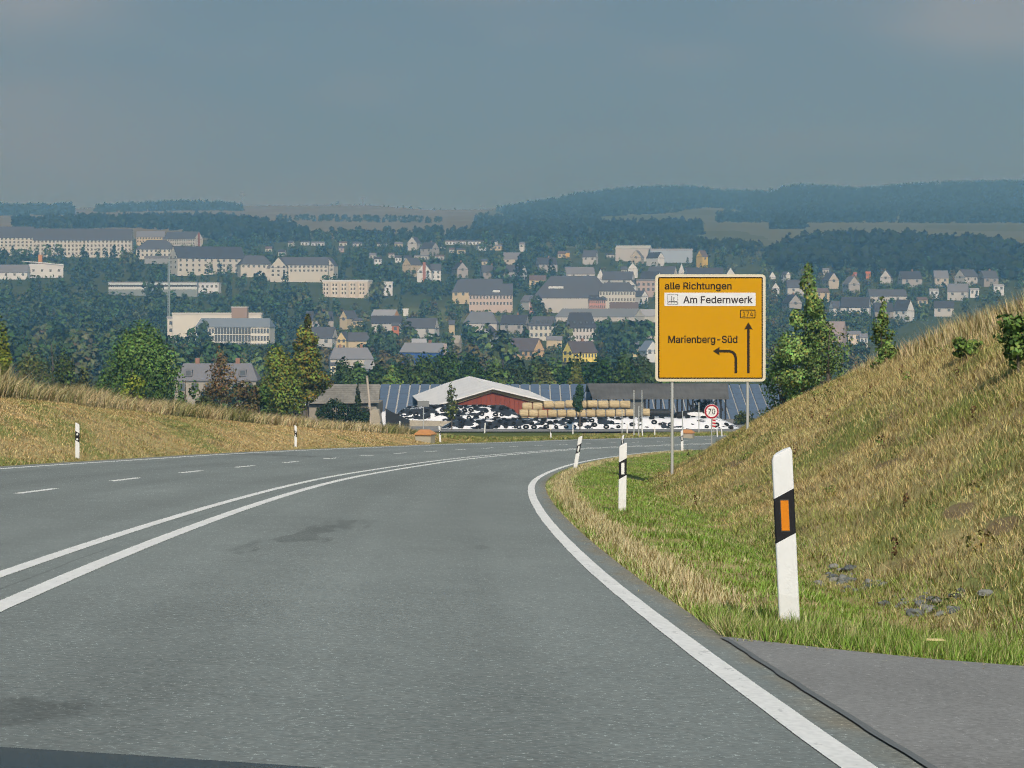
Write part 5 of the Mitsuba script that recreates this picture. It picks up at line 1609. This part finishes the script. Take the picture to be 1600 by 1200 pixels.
# conifers standing before the long cream blocks
for px, tp, ft in ((5, 386, 420), (20, 384, 420), (34, 388, 420), (48, 386, 420), (58, 384, 420), (75, 382, 415), (92, 381, 415), (100, 386, 415), (131, 377, 415), (152, 386, 418), (165, 384, 418), (178, 381, 420), (192, 386, 420), (204, 384, 425), (216, 392, 425),
                   (328, 409, 432), (344, 405, 432), (358, 412, 432), (372, 412, 430), (446, 425, 448), (248, 388, 408), (668, 424, 446), (586, 440, 476), (592, 436, 476), (232, 436, 478), (247, 442, 478), (838, 462, 500), (842, 470, 500), (878, 494, 545), (874, 500, 545), (682, 358, 392), (690, 362, 392), (760, 360, 395), (574, 360, 386), (599, 362, 386), (1102, 372, 404), (1130, 396, 418), (1160, 394, 418),
                   (786, 520, 590), (820, 505, 560), (935, 515, 560), (955, 505, 560), (975, 500, 560), (985, 505, 565), (1010, 500, 560), (730, 505, 545), (880, 420, 452), (862, 400, 445), (812, 395, 445), (780, 398, 440), (745, 412, 445), (560, 505, 545), (585, 510, 555), (640, 505, 545), (615, 520, 565), (700, 515, 560), (740, 510, 560), (760, 508, 565), (785, 520, 575), (500, 470, 520), (470, 450, 500), (130, 500, 560), (60, 480, 540), (185, 505, 545), (300, 515, 560), (318, 500, 545)):
    y = depth_of_row(px, ft)
    h = (ft - tp) * y / F
    con = rt.random() < (.75 if tp < 440 else .12)
    cand.append((px, y, h, h * (.45 if con else .85), 'conifer' if con else 'broad', int(rt.integers(3)) if con else int(rt.choice([0, 1, 2, 3, 4])), int(rt.integers(2)), rt.uniform(0, 360)))
# shrubs and trees close in front of each house
rh = np.random.default_rng(79)
for x0, x1, y0, y1, yb in RECTS:
    k = yb / F
    m_ = int(rh.integers(1, 3) + (x1 - x0) / 11)
    for _ in range(m_):
        px = rh.uniform(x0 - 2, x1 + 2)
        y = yb - rh.uniform(11, 24)
        g = float(land(np.array([(px - 800) * y / F]), np.array([y]))[0])
        gr = YH - g * F / y
        tp = y1 + rh.uniform(-2.2, 3.0)
        h = (gr - tp) * y / F
        if h < 1.5 or not clear(px, y, tp, h * .9 * F / y, gr):
            continue
        con = rh.random() < .2
        cand.append((px, y, h, min(h * .5 if con else h * rh.uniform(.8, 1.3), 11), 'conifer' if con else 'broad', int(rh.integers(3)) if con else int(rh.choice([0, 1, 2, 3, 4])), int(rh.integers(2)), rh.uniform(0, 360)))
order = sorted(range(len(cand)), key=lambda i: -cand[i][2] * cand[i][3] / cand[i][1] ** 2)
ZONE = [(-1e9, 400, 0, 1050, 'trees of the wooded slope below the office building', '{} in the wooded slope at the left, around the office building'),
        (-1e9, 1e9, 1400, 9999, 'trees among the upper blocks', '{} among the upper blocks and houses of the town'),
        (-1e9, 1e9, 0, 1050, 'trees between the lower houses', '{} between the lower houses of the town'),
        (-1e9, 1e9, 1050, 1400, 'trees in the middle of the town', '{} in the middle of the town')]
mass, massn = MB(), []
KEEP = 290
GREENS = {0: 'dark green broadleaf tree', 1: 'mid green broadleaf tree', 2: 'light green broadleaf tree', 3: 'bluish green broadleaf tree', 4: 'olive broadleaf tree', 5: 'autumn-tinted broadleaf tree'}
for rank, i in enumerate(order):
    px, y, h, w, kd, ti, sd, rot = cand[i]
    x = (px - 800) * y / F
    g = float(land(np.array([x]), np.array([y]))[0])
    M = turn(rot, [x, y, g - .2])
    wk = w / (.88 if kd == 'broad' else .42)
    M[:3, :3] = M[:3, :3] @ np.diag([wk, wk, h])
    v, f, c, nn = TPLV[kd, ti, sd]
    if rank < KEEP:
        gi = next(j for j, z in enumerate(ZONE) if z[0] <= px < z[1] and z[2] <= y < z[3])
        what = GREENS[ti] if kd == 'broad' else 'dark conifer'
        key = thing('town_tree' if kd == 'broad' else 'town_conifer', ZONE[gi][5].format(what), 'tree', what + ', ' + ZONE[gi][4])
        if (kd, ti, sd) not in TPL:
            TPL[kd, ti, sd] = ply_n(v, f, nn, 'foliage', c)
            TPL.setdefault('stem', mikit.ply((_sv, _sf), 'matte', color=_sc))
        scene[f'{key}__crown'] = {**TPL[kd, ti, sd], 'to_world': T(M.tolist())}
        scene[f'{key}__trunk'] = {**TPL['stem'], 'to_world': T(M.tolist())}
    else:
        v, f, c, nn = v[:380], f[(f < 380).all(1)], c[:380], nn[:380]
        mass.add(v @ M[:3, :3].T + M[:3, 3], f, c)
        massn.append(nn @ turn(rot, [0, 0, 0])[:3, :3].T)
key = thing('town_greenery', 'small trees and bushes filling the gaps between the town houses', 'trees', kind='stuff')
v, f, c = mass.arrays()
scene[key] = ply_n(v, f, np.vstack(massn), 'foliage', c)

# ---- far woods, each one mass
FARV = {}
for sd in range(4):
    r = np.random.default_rng(900 + sd)
    con = sd < 3
    lobes = [(0, 0, .15 + .8 * q, .24 * (1 - q) ** .7 + .02, .24 * (1 - q) ** .7 + .02, .07) for q in np.linspace(0, .95, 5)] if con else round_lobes(r, 1.0, .8, 7, .1)
    FARV[sd] = leaves(r, 20, lobes, .38, ((.015, .027, .017), (.018, .032, .017), (.013, .024, .017), (.030, .046, .020))[sd], .05)


def wood(label, poly, n, hh, seed, kinds=(0, 1, 2), name='wood', by=None):
    r = np.random.default_rng(seed)
    if by is None:
        q = poly_pick(poly, n, r)
        ys = rows_to_y(q[:, 0], q[:, 1])
    else:
        q = np.stack([r.uniform(poly[0], poly[1], n), np.zeros(n)], 1)
        ys = r.uniform(by[0], by[1], n)
    q, ys = q[ys > 340], ys[ys > 340]
    xs = (q[:, 0] - 800) * ys / F
    gz = land(xs, ys)
    hs = r.uniform(hh[0], hh[1], len(xs))
    rot = r.uniform(0, 2 * np.pi, len(xs))
    pick = r.choice(kinds, len(xs))
    m, ns = MB(), []
    for kd in sorted(set(pick.tolist())):
        v, f, c, nn = FARV[kd]
        s = np.nonzero(pick == kd)[0]
        ca, sa, h = np.cos(rot[s])[:, None], np.sin(rot[s])[:, None], hs[s][:, None]
        wd = h * (1.0 if kd < 3 else 1.0)
        V = np.stack([xs[s][:, None] + wd * (ca * v[:, 0] - sa * v[:, 1]), ys[s][:, None] + wd * (sa * v[:, 0] + ca * v[:, 1]), gz[s][:, None] + h * v[:, 2] - .05 * h], -1)
        Fc = (f[None] + (np.arange(len(s)) * len(v))[:, None, None]).reshape(-1, 3)
        tone = (1 + .08 * r.normal(size=len(s)))[:, None, None].clip(.6, 1.5)
        m.add(V.reshape(-1, 3), Fc, (c[None] * tone).reshape(-1, 3))
        ns.append(np.stack([ca * nn[:, 0] - sa * nn[:, 1], sa * nn[:, 0] + ca * nn[:, 1], np.repeat(nn[None, :, 2], len(s), 0)], -1).reshape(-1, 3))
    key = thing(name, label, 'wood', kind='stuff')
    v, f, c = m.arrays()
    nu = np.vstack(ns) * .35 + [0, -.25, .75]
    scene[key] = ply_n(v, f, nu / np.linalg.norm(nu, axis=1, keepdims=True), 'foliage', c)


wood('spruce forest covering the long hill on the right skyline', [(775, 331), (850, 320), (900, 309), (960, 303), (1040, 297), (1080, 298), (1120, 302), (1190, 305), (1250, 295), (1300, 298), (1350, 301), (1420, 294), (1500, 291), (1640, 289), (1640, 338), (1400, 338), (1330, 334), (1180, 336), (1150, 328), (1100, 324), (1040, 334), (960, 338), (800, 338)], 6800, (12, 15), 1, (0, 1, 2, 0, 1, 3))
wood('strip of forest at the foot of the right hill', [(1120, 340), (1640, 343), (1640, 349), (1330, 348), (1120, 348)], 420, (10, 16), 2)
wood('dark rectangular wood on the field below the right hill', [(938, 356), (1096, 354), (1098, 369), (935, 369)], 330, (9, 14), 3)
wood('small square wood right of the rectangular one', [(1203, 346), (1258, 346), (1258, 358), (1205, 358)], 130, (9, 13), 33)
wood('large dark wood above the houses on the right', [(1195, 408), (1250, 384), (1330, 378), (1400, 380), (1480, 386), (1540, 390), (1640, 412), (1640, 440), (1380, 436), (1200, 426)], 900, (11, 16), 4, (0, 1, 2, 3))
wood('dark wood behind the long cream blocks on the left', [(20, 354), (120, 349), (190, 352), (220, 346), (300, 346), (370, 350), (480, 372), (480, 379), (330, 379), (300, 362), (200, 356), (20, 362)], 620, (12, 17), 5, (0, 1, 2, 3))
wood('forest patch on the skyline at the far left', [(-40, 329), (112, 330), (116, 336), (-40, 338)], 300, (14, 20), 6)
wood('low forest on the rounded skyline hill at the left', [(150, 329), (200, 327), (280, 322.5), (340, 324), (378, 327), (378, 330), (280, 329), (150, 333)], 380, (12, 17), 7)
wood('wooded band across the fields in the middle', [(740, 342), (940, 340), (940, 364), (860, 372), (740, 366)], 420, (9, 13), 8, (0, 1, 3))
wood('broken hedge line across the stubble field', [(430, 343), (540, 344), (610, 345), (690, 346), (690, 349), (560, 348), (430, 346)], 90, (7, 11), 9, (3, 3, 1))
wood('hedges and copses along the upper edge of the town', [(480, 372), (700, 366), (880, 372), (1000, 378), (1190, 392), (1190, 402), (1000, 388), (700, 378), (480, 379)], 420, (7, 12), 10, (3, 3, 1, 0))
# single trees on the skyline of the stubble field
for i, (px, tp, w) in enumerate(((468, 321, 4), (495, 320, 6), (507, 320.5, 4), (518, 318, 7), (527, 315, 7), (554, 319, 4), (562, 319, 4), (571, 321, 4), (578, 319.5, 4), (600, 320, 4), (607, 321, 4), (622, 322, 4), (630, 321.5, 4), (642, 322, 10), (656, 324, 9), (678, 324.5, 8), (688, 327, 5), (711, 328, 5))):
    y = 5440.0
    x = pxx(px, y)
    g = float(land(np.array([x]), np.array([y]))[0])
    h = (YH - tp) * y / F - g
    h = max(h, 6.0)
    kk = thing('field_tree', f'lone dark tree on the field skyline, {ORD[i]} from the left', 'tree', 'lone trees along the field skyline')
    v, f, c, nn = TPLV['broad', 3, i % 2]
    M = turn(i * 50, [x, y, g])
    M[:3, :3] = M[:3, :3] @ np.diag([w * y / F / .88, w * y / F / .88, h])
    scene[f'{kk}__crown'] = {**ply_n(v[:480], f[(f < 480).all(1)], nn[:480], 'foliage', c[:480]), 'to_world': T(M.tolist())}

# ---------------------------------------------------------------- grass


def blades(key, P, h, w, lean, col, r, seg=True, kind=None, n_up=None):
    """Bent blades standing at the points P."""
    n = len(P)
    a = r.uniform(0, 2 * np.pi, n)
    side = np.stack([np.cos(a), np.sin(a), 0 * a], 1) * (w * .5)[:, None]
    d = lean * h[:, None]
    mid = P + np.stack([d[:, 0] * .30, d[:, 1] * .30, h * .55], 1)
    tip = P + np.stack([d[:, 0], d[:, 1], h], 1)
    if seg:
        v = np.stack([P - side, P + side, mid - side * .75, mid + side * .75, tip], 1).reshape(-1, 3)
        i = np.arange(n)[:, None] * 5
        f = np.vstack([i + [0, 1, 3], i + [0, 3, 2], i + [2, 3, 4]])
        c = np.repeat(col, 5, axis=0)
    else:
        v = np.stack([P - side, P + side, tip], 1).reshape(-1, 3)
        i = np.arange(n)[:, None] * 3
        f = i + [0, 1, 2]
        c = np.repeat(col, 3, axis=0)
    k = 5 if seg else 3
    bn = np.stack([-np.sin(a), np.cos(a), 0 * a], 1) * np.sign(r.random(n) - .5)[:, None]
    sn = bn * .55 + np.array([0, 0, .85]) + r.normal(0, .12, (n, 3)) + (0 if n_up is None else n_up)
    sn /= np.linalg.norm(sn, axis=1, keepdims=True)
    return v, f, c, np.repeat(sn, k, axis=0)


def near_dist(r, n, s0, s1, k=14.0):
    """Positions along the road, denser where one stands nearer."""
    u = r.random(n)
    return (s0 + k) * ((s1 + k) / (s0 + k)) ** u - k


def tint(r, n, base, alt, p, var=.22):
    c = np.where((p > r.random(n))[:, None], np.asarray(alt), np.asarray(base))
    return np.clip(c * (1 + var * r.normal(size=(n, 1))) * (1 + .06 * r.normal(size=(n, 3))), .01, .8)


STRAW, STRAW2, GREEN, GREEN2, BROWN = (.40, .305, .155), (.30, .235, .10), (.115, .165, .035), (.085, .13, .03), (.15, .105, .055)


def field_noise(x, y, k, seed):
    return meshkit.fbm(np.stack([x * k, y * k, 0 * x], -1), 3, seed)


def grow(label, name, n, seed, side, s_rng, e_fn, h_fn, w_fn, col_fn, lean=(0, 0), jit=.35, seg=True, k=14.0):
    r = np.random.default_rng(seed)
    s = near_dist(r, n, *s_rng, k)
    e = e_fn(r, s)
    t = T_R + e if side > 0 else -T_L - e
    P = road_xyz(s, t)
    P[:, 2] = (right_z if side > 0 else left_z)(s, t) - .03
    ok = np.ones(n, bool)
    h = h_fn(r, s, e, P)
    ok &= h > .015
    w = w_fn(r, s, h)
    col = col_fn(r, s, e, P)
    ln = np.asarray(lean)[None] + r.normal(0, jit, (n, 2))
    v, f, c, nn = blades(name, P[ok], h[ok], w[ok], ln[ok], col[ok], r, seg)
    key = thing(name, label, 'grass', kind='stuff')
    scene[key] = ply_n(v, f, nn, 'blade', c)


def foot_of(s):
    return np.interp(s, [0, 15, 25, 42, 70, 90, 120], [1.75, 1.75, 2.0, 2.6, 2.5, 3.0, 3.4])


# right verge: green short grass with a straw-coloured fringe along the asphalt
def verge_h(r, s, e, P):
    n = field_noise(P[:, 0], P[:, 1], .8, 21)
    h = (.025 + .05 * r.random(len(s))) * (.7 + .8 * n)
    fr = np.exp(-((e - .34) / .22) ** 2) * ss(16.2, 18.5, s)
    return np.where(s < 14.0, np.where(e > 0, 0, 0), h + .10 * fr * r.random(len(s)) + .07 * (s < 16.5) * r.random(len(s)) * (e > .1))


def verge_c(r, s, e, P):
    n = field_noise(P[:, 0], P[:, 1], .45, 22)
    fr = np.exp(-((e - .34) / .26) ** 2) * ss(15.8, 17.5, s)
    dry = np.clip(fr * 1.1 + .10 + .9 * ss(.58, .72, n) * .5 + .55 * ss(-.1, .7, e - foot_of(s)), 0, 1)
    c = tint(r, len(s), (.215, .325, .058), (.52, .44, .24), dry)
    g2 = r.random(len(s)) < .25
    c[g2 & (dry < .5)] *= [.75, .78, .8]
    return c


def first_row(s):
    return np.clip((14.6 - s) / .6, 0, 1)


grow('short green grass of the right verge with a straw-coloured fringe at the asphalt', 'verge_grass', 170000, 31, 1, (13.2, 150), lambda r, s: r.random(len(s)) * (foot_of(s) + .5) + .015, verge_h,
     lambda r, s, h: (.0035 + .004 * r.random(len(s))) * (1 + s / 30), verge_c, (0, -.05), .38, seg=False, k=6.0)


# grass standing along the edge of the lay-by
def lay_row(t):
    return np.interp(t, [4.3, 4.67, 5.04, 5.72, 8, 16], [14.25, 13.95, 13.6, 13.2, 12.4, 10.6])


r = np.random.default_rng(32)
n = 60000
t = T_R + 6.5 * r.random(n) ** 1.2
s = lay_row(t) + .02 + np.abs(r.normal(0, .9, n))
P = road_xyz(s, t)
P[:, 2] = right_z(s, t) - .03
q = field_noise(P[:, 0], P[:, 1], 1.3, 33)
h = (.035 + .10 * r.random(n)) * (.6 + .9 * q) * ss(0, .12, s - lay_row(t))
dry = .22 + .7 * ss(.5, .62, q) * .6
v, f, c, nn = blades('', P, h, .0035 + .004 * r.random(n), np.c_[np.zeros(n), np.full(n, -.15)] + r.normal(0, .4, (n, 2)), tint(r, n, (.20, .31, .052), (.48, .41, .20), dry), r, False)
key = thing('layby_grass', 'bright green tufts along the far edge of the turn-off', 'grass', kind='stuff')
scene[key] = ply_n(v, f, nn, 'blade', c)


# right slope: dry bunch grass, greener in streaks, brown bare spots
def slope_e(r, s):
    return foot_of(s) - .12 + (9.3) * r.random(len(s)) ** .92


def slope_mix(P):
    a = field_noise(P[:, 0] + .6 * P[:, 2], P[:, 1] * .55, .55, 41)
    b = field_noise(P[:, 0] * 1.6, P[:, 1] * .9 + P[:, 2], 1.4, 42)
    return a, b


def slope_h(r, s, e, P):
    a, b = slope_mix(P)
    up = np.clip((e - foot_of(s)) / 5.5, 0, 1)
    h = (.04 + .085 * r.random(len(s)) ** 1.8) * (.55 + .9 * b) + .10 * up ** 2 * r.random(len(s))
    h *= np.where(s < 15.2 + .0 * e, 0.35, 1.0)
    bare = ss(.66, .74, b) * (r.random(len(s)) < .7)
    h = h * (1 - .8 * bare)
    for cx, cy, al, bl in SCARS:
        h = h * np.where(np.hypot((P[:, 1] - cy) / al, (P[:, 0] - cx) / bl) + .5 * (field_noise(P[:, 0], P[:, 1], 2.2, 45) - .5) < .9, .5, 1)
    return np.where(s < lay_row(T_R + e) + .3, 0, h)


def slope_c(r, s, e, P):
    a, b = slope_mix(P)
    up = np.clip((e - foot_of(s)) / 5.5, 0, 1)
    gr = np.clip(.38 + 2.6 * (a - .5) - .48 * up + .25 * ss(.8, 0, e - foot_of(s)), .05, .9)
    c = tint(r, len(s), (.53, .415, .185), (.27, .28, .078), gr, .26)
    br = r.random(len(s)) < .12 + .5 * ss(.56, .70, b)
    c[br] = np.array([.24, .17, .085]) * (1 + .25 * r.normal(size=(br.sum(), 1)))
    return np.clip(c, .02, .7)


grow('dry bunch grass with greener streaks covering the right slope', 'slope_grass', 570000, 34, 1, (13.6, 128), slope_e, slope_h,
     lambda r, s, h: (.0034 + .0034 * r.random(len(s))) * (1 + s / 34), slope_c, (-.08, -.15), .5, seg=False, k=10.0)
grow('tall pale feathery grass along the crest of the right slope', 'crest_grass', 75000, 35, 1, (22, 126), lambda r, s: foot_of(s) + 5.0 + 6.5 * r.random(len(s)), lambda r, s, e, P: (.30 + .40 * r.random(len(s))) * (.5 + .8 * field_noise(P[:, 0], P[:, 1], .6, 43)) * ss(0, 1.6, e - foot_of(s) - 5.0),
     lambda r, s, h: (.006 + .006 * r.random(len(s))) * (1 + s / 36), lambda r, s, e, P: tint(r, len(s), (.54, .43, .24), (.36, .30, .12), .35 + 0 * s), (-.12, -.1), .30, seg=False, k=18.0)


# left bank: mown, then tall grass on the crest
def lb(s):
    return .9 + np.interp(s, [0, 60, 100, 150], [5.2, 5.2, 4.6, 4.0])


def mown_c(r, s, e, P):
    a = field_noise(P[:, 0], P[:, 1] * .35, .30, 51)
    gr = np.clip(.12 + 1.4 * (a - .5) + .75 * np.exp(-e / .9), .03, .95)
    c = tint(r, len(s), (.58, .42, .20), (.24, .25, .075), gr, .24)
    br = r.random(len(s)) < .14
    c[br] *= [.68, .64, .65]
    return c


grow('short mown dry grass on the left bank', 'mown_grass', 180000, 36, -1, (48, 178), lambda r, s: .02 + (lb(s) + .4) * r.random(len(s)), lambda r, s, e, P: (.04 + .06 * r.random(len(s))) * np.where(e < .3, .8, 1),
     lambda r, s, h: (.008 + .006 * r.random(len(s))) * (1 + s / 70), mown_c, (.05, -.2), .5, seg=False, k=40.0)


def tall_h(r, s, e, P):
    a = field_noise(P[:, 0], P[:, 1], .16, 52)
    b = field_noise(P[:, 0], P[:, 1], .55, 57)
    return (.25 + .70 * r.random(len(s))) * (.25 + 1.1 * a + .6 * (b - .3)).clip(.12, 1.6) * np.interp(s, [50, 75, 110, 150, 168], [1.1, 1.0, .95, .7, .15])


grow('tall swaying dry grass along the crest of the left bank', 'tall_grass', 115000, 37, -1, (48, 170), lambda r, s: lb(s) - .15 + 4.4 * r.random(len(s)) ** 1.2, tall_h,
     lambda r, s, h: (.006 + .007 * r.random(len(s))) * (1 + s / 70), lambda r, s, e, P: tint(r, len(s), (.52, .42, .23), (.23, .225, .08), np.clip(.25 + 2.4 * (field_noise(P[:, 0], P[:, 1], .22, 53) - .5), .05, .85)), (.20, -.05), .42, k=40.0)
grow('green grass strip between the main road and the farm road', 'strip_grass', 60000, 38, -1, (150, 262), lambda r, s: .02 + 24 * r.random(len(s)) ** 1.3, lambda r, s, e, P: (.08 + .16 * r.random(len(s))) * (P[:, 1] < 262.5),
     lambda r, s, h: .05 + .04 * r.random(len(s)), lambda r, s, e, P: tint(r, len(s), (.17, .225, .05), (.42, .34, .14), np.clip(.30 + 1.5 * (field_noise(P[:, 0], P[:, 1], .10, 54) - .5), .05, .9)), (0, -.1), .4, seg=False, k=200.0)

# stones showing in the ditch at the foot of the slope
rs = np.random.default_rng(61)
STONE = []
for i in range(4):
    m = trimesh.creation.icosphere(1, 1.0)
    vv = np.array(m.vertices)
    vv *= (1 + .9 * (meshkit.noise(vv * 1.7 + i * 9, 3 + i)[:, None] - .5)) * [1.2, .9, .65]
    STONE.append(mikit.ply((vv, np.array(m.faces)), 'matte', smooth=False, color=np.full(vv.shape, 1.0) * np.array([(.15, .16, .155), (.20, .205, .19), (.11, .12, .12), (.24, .235, .215)][i])))
for grp, (a, b, n, lab) in {'upper': ((1298, 888), (1372, 920), 24, 'grey stone in the upper heap in the ditch below the slope'), 'lower': ((1404, 936), (1476, 954), 26, 'grey stone in the lower heap in the ditch near the turn-off')}.items():
    A, B = hit(*a), hit(*b)
    for i in range(n):
        q = rs.random()
        C = A + (B - A) * q + np.r_[rs.normal(0, .10, 2), 0]
        C[2] = surf(C[:1], C[1:2])[0] + rs.uniform(-.02, .012)
        M = turn(rs.uniform(0, 360), C)
        M[:3, :3] *= rs.uniform(.022, .06)
        key = thing('stone', lab, 'stone', f'stones of the {grp} heap in the ditch')
        scene[key] = {**STONE[i % 4], 'to_world': T(M.tolist())}
P = hit(1458, 1016)
key = thing('wood_splinter', 'pale splinter of wood lying in the grass at the turn-off edge', 'stick')
MB().box(-.045, .045, -.006, .006, .0, .012, (.70, .58, .30)).prism([(.045, 0), (.062, .004), (.045, .012)], -.005, .005, (.66, .54, .28)).place(turn(-12, P + [0, -.05, .06])).put(f'{key}__strip')

# weeds and seed heads standing among the grass of the slope
rw = np.random.default_rng(71)
wv, wf, wc, wn, at = [], [], [], [], 0
for i in range(70):
    s_ = float(near_dist(rw, 1, 16, 100, 10.0)[0])
    e_ = float(foot_of(s_)) + 6.5 * rw.random() ** .9
    P = road_xyz(np.array([s_]), np.array([T_R + e_]))[0]
    P[2] = right_z(np.array([s_]), np.array([T_R + e_]))[0]
    q = rw.uniform(.04, .09) * (1 + s_ / 80)
    kind = rw.random()
    if kind < .62:
        v, f, c, nn = leaves(rw, int(rw.integers(30, 70)), [(0, 0, q * .7, q * 1.3, q * 1.3, q * .8)], q * .38, (.15, .20, .055) if kind < .45 else (.24, .22, .08), .3)
    else:
        v, f, c, nn = leaves(rw, 26, [(rw.normal(0, .03), rw.normal(0, .03), q * 2.2, .02 + .2 * q, .02 + .2 * q, q * 1.6)], .035, (.15, .085, .045), .3)
    wv.append(v + P); wf.append(f + at); wc.append(c); wn.append(nn)
    at += len(v)
key = thing('weeds', 'green weeds and brown seed heads scattered over the right slope', 'weeds', kind='stuff')
scene[key] = ply_n(np.vstack(wv), np.vstack(wf), np.vstack(wn), 'foliage', np.vstack(wc))
# dry litter blown onto the edge of the turn-off and the asphalt
n = 420
t = T_R + np.where(rw.random(n) < .6, 6.0 * rw.random(n), -.18 * rw.random(n))
s_ = np.where(t > T_R, lay_row(t) - np.abs(rw.normal(0, .22, n)), 14 + 30 * rw.random(n))
P = road_xyz(s_, t)
P[:, 2] = road_xyz(s_, np.minimum(t, 14.0))[:, 2] - .02 * np.clip(t - T_R, 0, 2.5) + .010
a, ln_ = rw.uniform(0, 6.28, n), rw.uniform(.012, .05, n)
d_ = np.stack([np.cos(a), np.sin(a), 0 * a], 1)
sd_ = np.stack([-np.sin(a), np.cos(a), 0 * a], 1) * .003
v = np.stack([P - d_ * ln_[:, None] - sd_, P - d_ * ln_[:, None] + sd_, P + d_ * ln_[:, None] + [0, 0, .006]], 1).reshape(-1, 3)
key = thing('dry_litter', 'bits of dry grass lying on the asphalt edge by the turn-off', 'litter', kind='stuff')
scene[key] = mikit.ply((v, np.arange(3 * n).reshape(-1, 3)), 'blade', color=np.repeat(tint(rw, n, (.45, .36, .2), (.2, .15, .08), .4 + 0 * t), 3, axis=0))

# ---------------------------------------------------------------- the air: one closed box of thin haze round everything
scene['haze'] = {'type': 'cube', 'to_world': T().translate([0, 4660, 145]).scale([4420, 4860, 175]),
                 'bsdf': {'type': 'null'}, 'interior': {'type': 'ref', 'id': 'haze_air'}}
labels['haze'] = {'label': 'thin blue haze lying over the valley and the far hills', 'category': 'haze', 'kind': 'stuff'}
